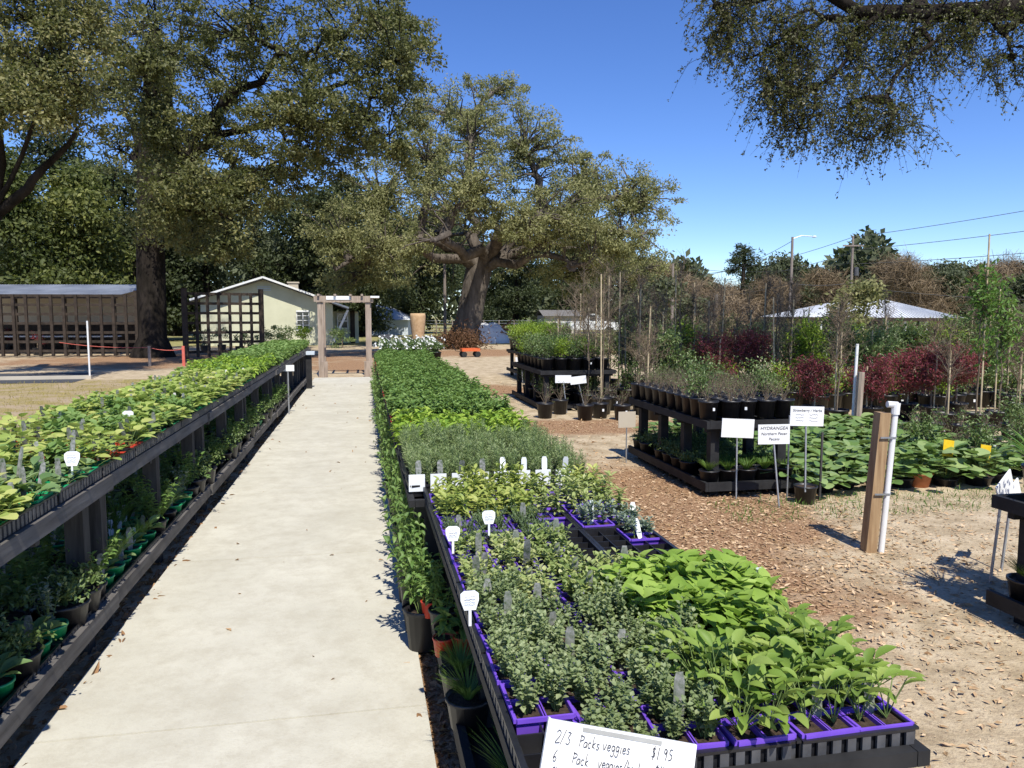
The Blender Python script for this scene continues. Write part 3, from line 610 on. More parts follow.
# wheelbarrow-like hand cart by the trunk
def small_cart(c, rz, label, bed, sc=1.0):
    t = thing('garden_cart', label, 'cart', c, rz)
    m_ = MB().box(-.5, .5, -.3, .3, .32, .36); m_.box(-.5, .5, -.3, -.27, .36, .48); m_.box(-.5, .5, .27, .3, .36, .48); m_.box(-.5, -.47, -.27, .27, .36, .48); m_.box(.47, .5, -.27, .27, .36, .48); m_.build('bed', bed, t)
    for x in (-.38, .38):
        for y_ in (-.3, .3):
            w_ = MB(); an = np.linspace(0, 2 * math.pi, 15)[:-1]; P = np.stack([x + .15 * np.cos(an), np.full(14, y_), .16 + .15 * np.sin(an)], -1)
            w_.add(np.r_[P + [0, -.03, 0], P + [0, .03, 0]], [(i, (i + 1) % 14, 14 + (i + 1) % 14, 14 + i) for i in range(14)]); w_.add(P + [0, -.03, 0], [tuple(range(14))]); w_.add(P + [0, .03, 0], [tuple(range(14))[::-1]])
            w_.build('wheel', 'tyre', t)
    MB().tube([(-.5, 0, .3), (-.8, 0, .35), (-1.0, 0, .7)], .02, 6).bar((-1.0, -.1, .7), (-1.0, .1, .7), .03, .03).build('handle', 'tyre', t)
    return t
small_cart(at(470, 357), .1, 'orange flat garden cart in front of the great oak', 'orange_paint').scale = (.72, .72, .72)
small_cart(at(112, 352), .2, 'dark garden cart beside the tall dark trunk behind the lattice', 'dark_timber')

# ------------------------------------------------------------------ arbor
ar = thing('arbor', 'weathered timber arbor spanning the far end of the path', 'arbor', (-.53, 20.75, 0))
for sx in (-.58, .66):
    for sy in (0, .95):
        MB().box(sx - .075, sx + .075, sy - .075, sy + .075, 0, 1.99).build('post', 'timber_grey', ar)
    MB().box(sx - (.13 if sx > 0 else -.01), sx + (.10 if sx > 0 else .16), -.14, -.077, 0, .42).build('post_foot', 'timber_grey', ar)
for sy in (-.09, 1.04):
    MB().box(-.74, .80, sy - .03, sy + .03, 1.995, 2.15).build('beam', 'timber_grey', ar)
for x in (-.62, -.2, .2, .5): MB().box(x - .03, x + .03, -.2, 1.2, 2.152, 2.20).build('rafter', 'timber_grey', ar)
MB().box(-.42, .20, -.135, -.123, 2.05, 2.145).build('sign_panel', 'sign_white', ar)
MB().box(.72, .95, -.25, .3, 2.10, 2.15).build('cap_board', 'white_trim', ar)
# small post with grey cap and small white sign at the bench end
t = thing('capped_post', 'short dark post with a pale cap at the far end of the left bench', 'post', (-1.2, 17.3, 0))
MB().box(-.06, .06, -.06, .06, 0, .78).build('post', 'black_wood', t); MB().box(-.13, .13, -.13, .13, .78, .85).build('cap', 'pale_siding', t)
t = thing('plant_sign', 'small white sign on a stake by the far part of the left bench', 'sign', (-1.22, 12.8, 0))
MB().box(-.01, .01, -.01, .01, 0, .80).build('stake', 'galv', t); MB().box(-.10, .10, -.018, -.012, .74, .84).build('board', 'sign_white', t)

# ------------------------------------------------------------------ benches
def bench(name, label, x0, x1, y0, y1, ztop, zlow, group, wood='bench_wood', post='bench_post', lip=.085, deck='bench_post', lipx=None, posts=3, low_deck=True):
    t = thing(name, label, 'bench', (x0, y0, 0), 0, group); W, L = x1 - x0, y1 - y0 - .02
    m_ = MB(); n = 9
    for i in range(n): m_.box(.03 + (W - .06) * i / n, .03 + (W - .06) * (i + .72) / n, .03, L - .03, ztop - .055, ztop - .03)
    for k in range(4): yy = .1 + (L - .2) * k / 3; m_.box(.03, W - .03, yy - .02, yy + .02, ztop - .11, ztop - .057)
    m_.build('deck', deck, t)
    MB().box(0, .03, 0, L, ztop - lip, ztop).build('edge_board', wood, t); MB().box(W - .03, W, 0, L, ztop - lip, ztop).build('edge_board', wood, t)
    MB().box(.032, W - .032, 0, .028, ztop - lip, ztop).build('end_board', wood, t); MB().box(.032, W - .032, L - .028, L, ztop - lip, ztop).build('end_board', wood, t)
    if zlow is not None:
        m_ = MB(); [m_.box(.03 + (W - .06) * i / 6, .03 + (W - .06) * (i + .8) / 6, .03, L - .03, zlow - .045, zlow - .02) for i in range(6)]; m_.build('shelf', deck, t)
        for x in (0, W - .03): MB().box(x, x + .03, 0, L, zlow - .06, zlow + .02).build('shelf_board', wood, t)
        m_ = MB(); m_.box(.032, W - .032, 0, .028, zlow - .06, zlow + .02); m_.build('shelf_board', wood, t)
    for k in range(posts):
        yy = .14 + (L - .28) * k / (posts - 1)
        for x in (.13, W - .13):
            MB().box(x - .042, x + .042, yy - .042, yy + .042, 0, ztop - .112).build('leg', post, t)
    return t
LY = [1.66, 4.1, 6.55, 9.0, 11.45, 13.9, 16.35, 18.8]
for i in range(7):
    bench('nursery_bench', f'grey timber plant bench left of the path, {nth(i + 1)} section from the near end', -2.14, -1.25 - (0 if i % 2 == 0 else .015), LY[i], LY[i + 1], .852, .225, 'left benches', lip=.072, posts=3)
RY = [1.36, 3.8, 6.25, 8.7, 11.15, 13.6, 16.05, 18.4]
for i in range(7):
    bench('nursery_bench', f'black plant bench right of the path, {nth(i + 1)} section from the near end', .29 - (.08 if i else 0), 1.25 if i else 1.185, RY[i], RY[i + 1], .715, .22, 'right benches', 'black_wood', 'black_wood', .035, 'black_plastic', posts=3)
def table(label, x0, x1, y0, y1, zt, zl, name='plant_table'):
    return bench(name, label, x0, x1, y0, y1, zt, zl, 'dark display tables', 'black_wood', 'black_wood', .07, 'black_wood', posts=4)
table('black two-tier table behind the white signs, pots on top', 3.0, 3.93, 6.28, 8.35, .70, .12)
table('black two-tier table in the middle distance behind two small white signs', 2.95, 4.3, 12.6, 15.2, .70, .10)
table('farthest black table near the orange cart', 3.85, 4.8, 17.3, 20.6, .72, .2)
table('black table cut by the right border beside two wire stakes', 3.33, 4.3, 1.5, 3.5, .68, .13)

# ------------------------------------------------------------------ plants for packs
DEN = [1.0, 1.0]
def stemmed(mb, x, y, h, nst, spread, L, W, tmpl, nodes=5, pair=2, topb=1.0, droop=.0, z0=0, jit=.25, stem=.0012, low=.15, updir=.35, sm=1):
    h = h * DEN[1]
    for s_ in range(max(1, int(nst * DEN[0] + .5))):
        an = rng.uniform(0, 6.283); lean = rng.uniform(.1, 1) * spread; hh = h * rng.uniform(.7, 1.1)
        tip = np.array([x + math.cos(an) * lean, y + math.sin(an) * lean, z0 + hh]); b0 = np.array([x + math.cos(an) * lean * .15, y + math.sin(an) * lean * .15, z0])
        mid = (b0 + tip) / 2 + [0, 0, hh * .12]
        P = np.array([b0, mid, tip]); mb.tube(P, [stem * 1.3, stem, stem * .6], 4, sm, cap=False)
        for k in range(nodes):
            f = low + (1 - low) * (k + rng.random() * .5) / (nodes - .5); f = min(f, 1)
            q = b0 * (1 - f) ** 2 + 2 * f * (1 - f) * mid + tip * f * f; a0 = rng.uniform(0, 6.28); sz = 1 + (topb - 1) * f
            for j in range(pair):
                a1 = a0 + j * 6.283 / pair + rng.normal() * jit
                up = updir + (.9 if k == nodes - 1 else 0) - droop + rng.normal() * jit
                l = L * sz * rng.uniform(.7, 1.25)
                mb.leaves(q, (math.cos(a1), math.sin(a1), up), (rng.normal() * .2, rng.normal() * .2, 1), l, l * W / L, tmpl, 0)
def rosette(mb, x, y, n, L, W, h, tmpl='oval', z0=0, spread=1.0, petiole=.6):
    h = h * DEN[1]
    for k in range(max(2, int(n * DEN[0] + .5))):
        a1 = rng.uniform(0, 6.28); el = rng.uniform(.5, 1.35); l = L * rng.uniform(.7, 1.2); pe = h * petiole * rng.uniform(.6, 1.2)
        d = np.array([math.cos(a1) * math.cos(el) * spread, math.sin(a1) * math.cos(el) * spread, math.sin(el)])
        b0 = np.array([x, y, z0]); e = b0 + d * pe; mb.tube([b0, (b0 + e) / 2 + [0, 0, .004], e], .0014, 4, 1, cap=False)
        d2 = d + np.array([math.cos(a1), math.sin(a1), 0]) * .5 - [0, 0, .2]
        mb.leaves(e, d2, np.array([-math.cos(a1) * .5, -math.sin(a1) * .5, 1]) + rng.normal(size=3) * .25, l, l * W / L, tmpl, 0)
def spikes(mb, x, y, n, h, spread, L, W, z0=0, dens=26):
    for k in range(n):
        an = rng.uniform(0, 6.28); le = rng.uniform(0, 1) * spread; hh = h * rng.uniform(.6, 1.1)
        b0 = np.array([x, y, z0]); tip = b0 + [math.cos(an) * le, math.sin(an) * le, hh]; mb.tube([b0, (b0 + tip) / 2, tip], [.0014, .001, .0006], 4, 1, cap=False)
        f = rng.random(dens)[:, None] * .9 + .1; q = b0 * (1 - f) + tip * f; D = rng.normal(size=(dens, 3)) * [1, 1, .3] + [0, 0, .9]
        mb.leaves(q, D, rng.normal(size=(dens, 3)), L * rng.uniform(.7, 1.2, dens), W, 'quad', 0)
def blades(mb, x, y, n, L, W, z0=0, up=1.3, spread=.012):
    a = rng.uniform(0, 6.28, n); D = np.stack([np.cos(a), np.sin(a), rng.uniform(.6, 1, n) * up * 2.4], -1)
    P = np.stack([x + np.cos(a) * spread, y + np.sin(a) * spread, np.full(n, z0)], -1)
    mb.leaves(P, D, np.stack([-np.cos(a), -np.sin(a), np.full(n, .5)], -1), L * rng.uniform(.6, 1.2, n), W, 'blade', 0)

PW, PD, PH = .138, .172, .055
def container(t, matname, nx=2, ny=2, w=PW, d=PD, h=PH, soil=True):
    c = MB(); cw, cd = w / nx, d / ny; rim = .004
    for i in range(nx):
        for j in range(ny):
            cx, cy = -w / 2 + cw * (i + .5), -d / 2 + cd * (j + .5)
            # tapered cell walls, open top
            wo, do, wi, di = cw - .003, cd - .003, cw * .78, cd * .78
            V = [(cx + sx * a_ / 2, cy + sy * b_ / 2, z) for a_, b_, z in ((wi, di, 0), (wo, do, h), (wo - .006, do - .006, h), (wi, di, h * .35)) for sx, sy in ((-1, -1), (1, -1), (1, 1), (-1, 1))]
            F = [(3, 2, 1, 0)] + [(r * 4 + q, r * 4 + (q + 1) % 4, r * 4 + 4 + (q + 1) % 4, r * 4 + 4 + q) for r in range(3) for q in range(4)]
            c.add(V, F)
    for sx in (-1, 1): c.box(sx * w / 2 - rim, sx * w / 2 + rim * .5, -d / 2, d / 2, h - .008, h + .001)
    for sy in (-1, 1): c.box(-w / 2 + rim, w / 2 - rim, sy * d / 2 - rim, sy * d / 2 + rim * .5, h - .008, h + .001)
    c.build('container', matname, t)
    if soil:
        s_ = MB()
        for i in range(nx):
            for j in range(ny):
                cx, cy = -w / 2 + cw * (i + .5), -d / 2 + cd * (j + .5); s_.taper(cx, cy, h * .36, h - .010, cw * .8, cd * .8, cw - .011, cd - .011)
        s_.build('soil', 'soil', t)
def tagmesh(t, x, y, z0, h=.09, w=.022, mat='tag_picture', rot=0, lean=.1):
    m_ = MB(); ca, sa = math.cos(rot), math.sin(rot)
    P = [(-.3, 0), (.3, 0), (.5, .35), (.5, .85), (.32, 1), (-.32, 1), (-.5, .85), (-.5, .35)]
    V = [(x + px_ * w * ca - (dy_ + lean * pz * h) * sa, y + px_ * w * sa + (dy_ + lean * pz * h) * ca, z0 + pz * h) for dy_ in (0, .0012) for px_, pz in P]
    m_.add(V[:8], [tuple(range(8))]); m_.add(V[8:], [tuple(range(8))[::-1]]); m_.add(V, [(i, (i + 1) % 8, 8 + (i + 1) % 8, 8 + i) for i in range(8)])
    return m_.build('plant_tag', mat, t)
def cells(nx=2, ny=2, w=PW, d=PD): return [(-w / 2 + w / nx * (i + .5), -d / 2 + d / ny * (j + .5)) for i in range(nx) for j in range(ny)]
KIND = {}
def packkind(key, word, leafm, cont, fn, nvar=3, tags='tag_picture', tagh=.10, cat='seedling pack', name='seedling_pack', w=PW, d=PD, h=PH, nx=2, ny=2, tagp=1.0):
    L_ = []
    nvar += 3
    for v in range(nvar):
        t = thing(name, word, cat, (0, 0, -5)); container(t, cont, nx, ny, w, d, h)
        mb = MB()
        for cx, cy in cells(nx, ny, w, d):
            DEN[0] = rng.uniform(.5, 1.15) if rng.random() < .86 else .22; DEN[1] = rng.uniform(.65, 1.2); fn(mb, cx, cy, h - .008)
        DEN[0] = DEN[1] = 1.0
        mb.build('foliage', [leafm, 'stem'], t, True)
        if tags and v < max(1, round(nvar * tagp)): tagmesh(t, rng.uniform(-.04, .04), -d * .25 + rng.uniform(-.02, .03), h - .02, tagh * rng.uniform(.85, 1.15), .024, tags, rng.normal() * .25, rng.normal() * .25)
        L_.append(t)
    KIND[key] = (L_, word, name)
packkind('oregano', 'grey-green small-leaved herb in a purple pack', 'oregano', 'purple_plastic', lambda m, x, y, z: stemmed(m, x, y, .088, 23, .062, .0155, .0135, 'small', 8, 2, .75, z0=z), 4, tagh=.12, tagp=.5, name='herb_pack')
packkind('thyme', 'dark creeping thyme in a purple pack', 'thyme', 'purple_plastic', lambda m, x, y, z: stemmed(m, x, y, .06, 22, .06, .011, .007, 'quad', 10, 2, .8, z0=z), 2, tagp=.5, name='herb_pack')
packkind('varieg', 'yellow-variegated herb in a purple pack', 'varieg', 'purple_plastic', lambda m, x, y, z: stemmed(m, x, y, .075, 10, .045, .018, .014, 'small', 6, 2, 1.1, z0=z), 3, tagh=.12, name='herb_pack')
packkind('balm', 'bright green heart-leaved seedlings', 'balm', 'black_plastic', lambda m, x, y, z: stemmed(m, x, y, .125, 11, .062, .040, .036, 'heart', 5, 2, 1.1, z0=z, updir=.12, stem=.0016, low=.3), 4, None)
packkind('sorrel', 'long-leaved salad greens in a purple pack', 'sorrel', 'purple_plastic', lambda m, x, y, z: rosette(m, x, y, 36, .050, .025, .13, 'oval', z, .85, .85), 4, 'tag_picture', tagp=.5)
packkind('gsage', 'golden-green sage in a purple pack', 'gsage', 'purple_plastic', lambda m, x, y, z: stemmed(m, x, y, .12, 5, .045, .042, .019, 'oval', 5, 2, .9, z0=z), 3, None, name='herb_pack')
packkind('gsagedull', 'dull green sage in a purple pack', 'varieg', 'purple_plastic', lambda m, x, y, z: stemmed(m, x, y, .12, 5, .045, .036, .017, 'oval', 5, 2, .9, z0=z), 3, None, name='herb_pack')
packkind('greysage', 'silvery sage in a purple pack with a white tag', 'greysage', 'purple_plastic', lambda m, x, y, z: stemmed(m, x, y, .075, 5, .03, .028, .012, 'oval', 5, 2, .9, z0=z, updir=.8), 2, 'tag_white', name='herb_pack')
packkind('lavender', 'upright grey-green lavender in a black pack', 'lavender', 'black_plastic', lambda m, x, y, z: spikes(m, x, y, 11, .16, .045, .024, .0035, z), 3, None, name='herb_pack')
packkind('pepper', 'bright green pepper seedlings in a black pack', 'pepper', 'black_plastic', lambda m, x, y, z: stemmed(m, x, y, .14, 2, .03, .065, .034, 'lance', 6, 2, .9, z0=z, droop=.2), 3, None)
packkind('tomato', 'bushy tomato seedlings in a red pack', 'tomato', 'red_plastic', lambda m, x, y, z: stemmed(m, x, y, .20, 3, .06, .044, .026, 'lance', 9, 3, .9, z0=z, low=.3), 4, None, name='tomato_pack')
packkind('squash', 'yellow-green squash seedlings in a green pack', 'squash', 'green_plastic', lambda m, x, y, z: (rosette(m, x, y, 6, .055, .058, .11, 'round', z, .9, .9), stemmed(m, x, y, .11, 2, .03, .04, .036, 'heart', 4, 2, 1, z0=z)), 4, tagh=.15, tagp=.75)
packkind('cabbage', 'green brassica seedlings in a green pack', 'cabbage', 'green_plastic', lambda m, x, y, z: rosette(m, x, y, 7, .062, .044, .085, 'oval', z), 3, tagh=.15)
packkind('cucumber', 'pale green cucumber seedlings in a red pack', 'squash', 'red_plastic', lambda m, x, y, z: rosette(m, x, y, 5, .055, .055, .11, 'heart', z, 1, 1), 3, tagh=.14)
packkind('leafy', 'mixed leafy seedlings in a black pack', 'tomato', 'black_plastic', lambda m, x, y, z: stemmed(m, x, y, .12, 4, .045, .045, .030, 'lance', 5, 2, 1, z0=z), 3, None)
# tray
def maketray(lx, ly, slots=True, name='nursery_tray', mat='black_plastic'):
    t = thing(name, 'black tray', 'tray', (0, 0, -5)); h = .055; m_ = MB(); th = .004
    m_.box(-lx / 2 + .008, lx / 2 - .008, -ly / 2 + .008, ly / 2 - .008, 0, .004)
    for sx in (-1, 1):
        m_.bar((sx * (lx / 2 - .006), -ly / 2, .03), (sx * (lx / 2 - .006), ly / 2, .03), th, .052); m_.box(sx * lx / 2 - .008, sx * lx / 2 + .006, -ly / 2 - .004, ly / 2 + .004, h, h + .006)
    for sy in (-1, 1):
        m_.bar((-lx / 2 + .01, sy * (ly / 2 - .006), .03), (lx / 2 - .01, sy * (ly / 2 - .006), .03), th, .052); m_.box(-lx / 2 + .008, lx / 2 - .008, sy * ly / 2 - .008, sy * ly / 2 + .006, h, h + .006)
    m_.build('tray_body', mat, t)
    r_ = MB(); n = int(ly / .035)
    for sx in (-1, 1):
        for i in range(n): yy = -ly / 2 + ly * (i + .5) / n; r_.box(sx * (lx / 2 + .0035) - .0035, sx * (lx / 2 + .0035) + .0035, yy - .010, yy + .010, .012, .054)
    n = int(lx / .035)
    for sy in (-1, 1):
        for i in range(n): xx = -lx / 2 + lx * (i + .5) / n; r_.box(xx - .010, xx + .010, sy * (ly / 2 + .0035) - .0035, sy * (ly / 2 + .0035) + .0035, .012, .054)
    r_.build('ribs', 'grey_plastic', t); return t
tray = maketray(.284, .53); 
emptytray = maketray(.284, .53)
gm_ = MB()
for i in range(1, 4): gm_.box(-.142 + .071 * i - .002, -.142 + .071 * i + .002, -.26, .26, .005, .05)
for j in range(1, 7): gm_.box(-.138, .138, -.265 + .0757 * j - .002, -.265 + .0757 * j + .002, .005, .049)
gm_.build('dividers', 'black_plastic', emptytray)
reg()
# --- right bench layout
RZ = .720; cx0 = .30; CW = .295
def rcol(c): return cx0 + .012 + CW * (c // 2) + PW / 2 + (c % 2) * (PW + .003)
for ti in range(3):
    for tj in range(32):
        yc = 1.66 + .55 * tj
        if yc > 18: continue
        empty = (ti == 1 and tj == 2) or (ti == 2 and tj == 2) or (ti == 0 and tj == 0)
        place(emptytray if empty else tray, (cx0 + CW * (ti + .5) - .005 - (.075 if tj > 4 else 0), yc, RZ - .03), 0, f"black {'divided ' if empty else ''}tray on the right bench, {nth(tj + 1)} back, {nth(ti + 1)} from the path", 'black trays on the right bench')
def rowy(r): return 1.66 - .265 + PD / 2 + .006 + .55 * (r // 3) + (r % 3) * (PD + .003)
zz = RZ - .022; cnt = {}
for r_i in range(14):
    for c in range(6):
        x, y_ = rcol(c), rowy(r_i); kd = None
        if r_i <= 1: kd = 'oregano' if c < 3 else 'sorrel'
        elif r_i == 2: kd = 'oregano' if c < 4 else ('balm' if c < 5 else 'sorrel')
        elif r_i == 3: kd = 'oregano' if c < 3 else 'balm'
        elif r_i == 4: kd = 'oregano' if c < 1 else ('varieg' if c < 3 else 'balm')
        elif r_i == 5: kd = 'varieg' if c < 4 else None
        elif r_i == 6: kd = 'varieg' if c < 3 else None
        elif r_i == 7: kd = 'varieg' if c < 3 else None
        elif r_i == 8: kd = 'thyme' if c < 3 else ('greysage' if c == 5 else None)
        elif r_i in (9,): kd = 'thyme' if c < 3 else ('greysage' if c > 3 else None)
        elif r_i <= 12: kd = 'gsage' if c < 3 or rng.random() < .3 else 'gsagedull'
        else: kd = None
        if (r_i, c) in ((0, 0), (6, 3), (1, 0) if False else (99, 9)): kd = None
        if kd is None: continue
        L_, word, nm = KIND[kd]; v = rng.integers(len(L_))
        pr = L_[v]; lab = f"{word}, {nth(r_i + 1)} row back, {nth(c + 1)} from path"
        place(pr, (x + rng.normal() * .003, y_ + rng.normal() * .003, zz), rng.choice([0, math.pi]) if rng.random() < .3 else rng.normal() * .04, lab, 'herb packs on the right bench', (1, 1, rng.uniform(.85, 1.15)))
# lavender, pepper, tomato rows
nrow = 0
for r_i in range(14, 80):
    y_ = rowy(r_i)
    if y_ > 15.6: break
    for c in range(6):
        kd = 'lavender' if y_ < 5.15 else ('pepper' if y_ < 6.1 else 'tomato')
        L_, word, nm = KIND[kd]; pr = L_[rng.integers(len(L_))]
        if kd == 'tomato' and r_i % 5 == 4 and y_ > 7.5: continue
        place(pr, (rcol(c) - .075 - (.02 if c == 0 else 0) + (.10 if c == 5 else .06 if c == 4 else .02 if c == 3 else 0) + rng.normal() * .006, y_ + rng.normal() * .006, zz), rng.uniform(-.1, .1) + (math.pi if rng.random() < .5 else 0), f"{word}, {nth(r_i + 1)} row back, {nth(c + 1)} from path", f"{'tomato' if kd == 'tomato' else 'herb'} packs on the right bench", (1, 1, rng.uniform(.8, 1.15)))
print('objects', len(bpy.data.objects))
# white row of labels in front of the lavender
y_ = rowy(14) - PD / 2 - .012
for c in range(8):
    x = .26 + c * .113
    t = thing('label_card', f"white label card before the lavender, {nth(c + 1)} from the path", 'label', (x, y_, zz + .02), 0, 'white cards in front of the lavender')
    MB().box(-.042, .042, 0, .004, .01, .10).build('card', 'tag_white', t)
    tagmesh(t, .01, .008, .08, .09, .03, 'tag_picture' if c < 4 else 'tag_white', 0, rng.normal() * .3)
# handwritten round tags in the herb trays
def handtag(px, py, z, label, h=.06, w=.05):
    c = at(px, py, z); t = thing('marker_tag', label, 'tag', (c[0], c[1], z), 0, 'white handwritten markers')
    MB().box(-.004, .004, -.001, .001, -h * .75, 0).build('stick', 'tag_white', t)
    m_ = MB(); P = [(-.32, 0), (.32, 0), (.5, .5), (.5, .85), (.3, 1), (-.3, 1), (-.5, .85), (-.5, .5)]
    V = [(a * w, dy_ + b_ * .01, b_ * w) for dy_ in (-.0015, .0015) for a, b_ in P]
    m_.add(V[:8], [tuple(range(8))]); m_.add(V[8:], [tuple(range(8))[::-1]]); m_.add(V, [(i, (i + 1) % 8, 8 + (i + 1) % 8, 8 + i) for i in range(8)]); m_.build('tag_face', 'tag_white', t)
    s_ = MB()
    for k_ in range(3):
        zc = w * (.75 - .2 * k_); P = [(-.3 * w + i * .06 * w, -.0028 + .0, zc + rng.normal() * .03 * w) for i in range(11)]; s_.tube(P, .0007, 3, cap=False)
    s_.build('writing', 'ink', t)
handtag(453, 541, .86, 'white round marker tag beyond the variegated herbs nearest the path')
handtag(489, 524, .85, 'white round marker tag in the thyme, farthest back of the herb markers')
handtag(470, 610, .85, 'white round marker tag by the grey-green herbs nearest the viewer')
for i, (px, py) in enumerate(((735, 560), (748, 564), (760, 566), (727, 556))):
    c = at(px, py + 12, .85); o = tagmesh(None, 0, 0, 0, .09, .024, 'pale_siding', 0, .1); o.name = 'plant_tag'; o.location = (c[0], c[1], .79)
    tag(o, f"pale grey plant tag behind the bright heart-leaved seedlings, {nth([2, 3, 4, 1][i])} from the left", 'tag', 'pale tags behind the heart-leaved seedlings')
# --- left bench layout
LZ = .862
for ti in range(3):
    for tj in range(30):
        yc = 2.6 + .55 * tj
        if yc > 18.5: continue
        place(tray, (-1.27 - .142 - .288 * ti, yc, LZ - .012), 0, f"black tray on the left bench, {nth(tj + 1)} back, {nth(ti + 1)} from the path", 'black trays on the left bench')
for tj in range(28):
    place(tray, (-1.27 - .16, 2.6 + .55 * tj, .203), 0, f"black tray on the low shelf of the left bench, {nth(tj + 1)} back", 'black trays on the low shelf')
n = 0
for r_i in range(0, 50):
    y_ = 2.6 - .265 + PD / 2 + .006 + .55 * (r_i // 3) + (r_i % 3) * (PD + .003)
    for c in range(6):
        x = -1.27 - .288 * (c // 2) - .006 - PW / 2 - (c % 2) * (PW + .003)
        if y_ < 3.9: kd = 'cabbage' if c < 2 and y_ > 3.3 else 'squash'
        elif y_ < 5.2: kd = 'cucumber' if (4.15 < y_ < 4.75 or c > 3) else 'leafy' if c % 2 else 'squash'
        elif y_ < 6.2: kd = 'squash' if rng.random() < .6 else 'leafy'
        elif y_ < 9.2: kd = 'squash'
        else: kd = 'pepper' if rng.random() < .5 else 'leafy'
        L_, word, nm = KIND[kd]; pr = L_[rng.integers(len(L_))]; n += 1
        place(pr, (x, y_, LZ - .004), rng.normal() * .05 + (math.pi if rng.random() < .25 else 0), f"{word}, left bench, {nth(r_i + 1)} row, {nth(c + 1)} from path", 'seedling packs on the left bench', (1, 1, rng.uniform(.8, 1.15)))
mb = MB(); yy = 11.75
while yy < 18.7:
    for c in range(6):
        x = -1.34 - .14 * c
        stemmed(mb, x + rng.normal() * .02, yy, .16, 4, .06, .06, .04, 'lance', 6, 2, 1, z0=LZ + .02)
    yy += .12
tag(mb.build('seedlings', ['tomato', 'stem']), 'dense green seedlings covering the far part of the left bench', 'seedlings', kind='stuff')
for px, py, lb in ((72, 466, 'white marker tag among the red seedling packs on the left bench'), (128, 421, 'white marker tag farther along the left bench')):
    handtag(px, py, .97, lb, .08, .065)

# --- pots
def potmesh(t, r=.11, h=.2, mat='black_plastic', n=16):
    MB().lathe([(0, 0), (r * .78, 0), (r * .97, h * .9), (r * 1.04, h * .9), (r * 1.04, h), (r * .95, h), (r * .9, h * .88)], n=n).build('pot', mat, t, True)
    m_ = MB(); m_.disc((0, 0, h * .89), r * .92, n); m_.build('soil', 'soil', t)
PK = {}
PNAME = {'twiggy': 'twiggy_shrub', 'greenshrub': 'green_shrub', 'limeshrub': 'green_shrub', 'grasspot': 'grass_tuft', 'lowgreen': 'low_plant', 'lowgrass': 'mondo_grass', 'bigleaf': 'broad_leaf_plant', 'bigleaf_t': 'broad_leaf_plant', 'greenpot': 'leafy_herb', 'greengrass': 'chives', 'silver': 'silver_herb', 'white': 'flowering_plant', 'redpack': 'seedling_pot', 'trail': 'trailing_herb', 'blade': 'strap_leaf_plant'}
def pottedkind(key, word, fn, leafm, r=.11, h=.2, mat='black_plastic', nv=2, name='potted_plant', cat='potted plant', white=True, stemm='stem', stake=None, extra=None):
    L_ = []; name = PNAME[key]
    for v in range(nv):
        t = thing(name, word, cat, (0, 0, -5)); potmesh(t, r, h, mat); mb = MB(); fn(mb, h * .88); mb.build('foliage', [leafm, stemm], t, True)
        if white and v == 0: MB().box(-.012, .012, -r * 1.02 - .004, -r * 1.02 - .0, h * .5, h * .66).build('sticker', 'tag_white', t)
        if stake: MB().tube([(.02, .02, h * .5), (.02 + rng.normal() * .02, .02, h * .5 + stake)], .008, 6).build('stake', 'bamboo', t)
        if extra: extra(t, v)
        L_.append(t)
    PK[key] = (L_, word)
def twiggy(mb, z, h=.25, n=14, w=.16, lf=30, L=.02):
    for k in range(n):
        a1 = rng.uniform(0, 6.28); e = np.array([math.cos(a1) * w * rng.random(), math.sin(a1) * w * rng.random(), z + h * rng.uniform(.5, 1.1)]); P = curve((0, 0, z), e, .1, .1, 5); mb.tube(P, np.linspace(.0035, .001, 5), 4, 1, cap=False)
        for j in range(3):
            q = P[2 + j % 3]; e2 = q + rng.normal(size=3) * [.05, .05, .04] + [0, 0, .05]; mb.tube([q, (q + e2) / 2 + rng.normal(size=3) * .005, e2], [.0018, .0012, .0007], 3, 1, cap=False)
            mb.leaves(q + (e2 - q) * rng.random((lf // 10, 1)), rng.normal(size=(lf // 10, 3)), rng.normal(size=(lf // 10, 3)), L, L * .5, 'quad', 0)
def shrubby(mb, z, h=.35, w=.18, n=500, L=.035, W=.018, tm='small', stems=9):
    C = []
    for k in range(stems):
        a1 = rng.uniform(0, 6.28); e = np.array([math.cos(a1) * w * rng.random(), math.sin(a1) * w * rng.random(), z + h * rng.uniform(.4, 1.0)]); P = curve((0, 0, z), e, .05, .1, 5); mb.tube(P, np.linspace(.005, .0015, 5), 4, 1, cap=False); C += [P[2], P[3], P[4], P[4]]
    C = np.array(C); i = rng.integers(len(C), size=n); P = C[i] + rng.normal(size=(n, 3)) * [w * .25, w * .25, h * .12]
    mb.leaves(P, rng.normal(size=(n, 3)) + [0, 0, .3], rng.normal(size=(n, 3)) * .6 + [0, 0, 1], L * rng.uniform(.6, 1.3, n), W, tm, 0)
pottedkind('twiggy', 'twiggy bare shrub in a black pot', lambda m, z: twiggy(m, z, .19, 11, .17, 20, .016), 'shrub', .105, .19, stemm='twigbark', nv=3)
pottedkind('greenshrub', 'leafy green shrub in a black pot', lambda m, z: shrubby(m, z), 'shrub', .11, .2, stemm='twigbark', nv=3)
pottedkind('limeshrub', 'light green shrub in a black pot', lambda m, z: shrubby(m, z), 'limeshrub', .11, .2, stemm='twigbark')
pottedkind('grasspot', 'tuft of green grass', lambda m, z: blades(m, 0, 0, 190, .20, .004, z, 2.2), 'grassy', .08, .12, white=False)
pottedkind('lowgreen', 'low mound of small leaves', lambda m, z: shrubby(m, z, .10, .10, 380, .018, .011, 'small', 8), 'shrub', .08, .11, white=False)
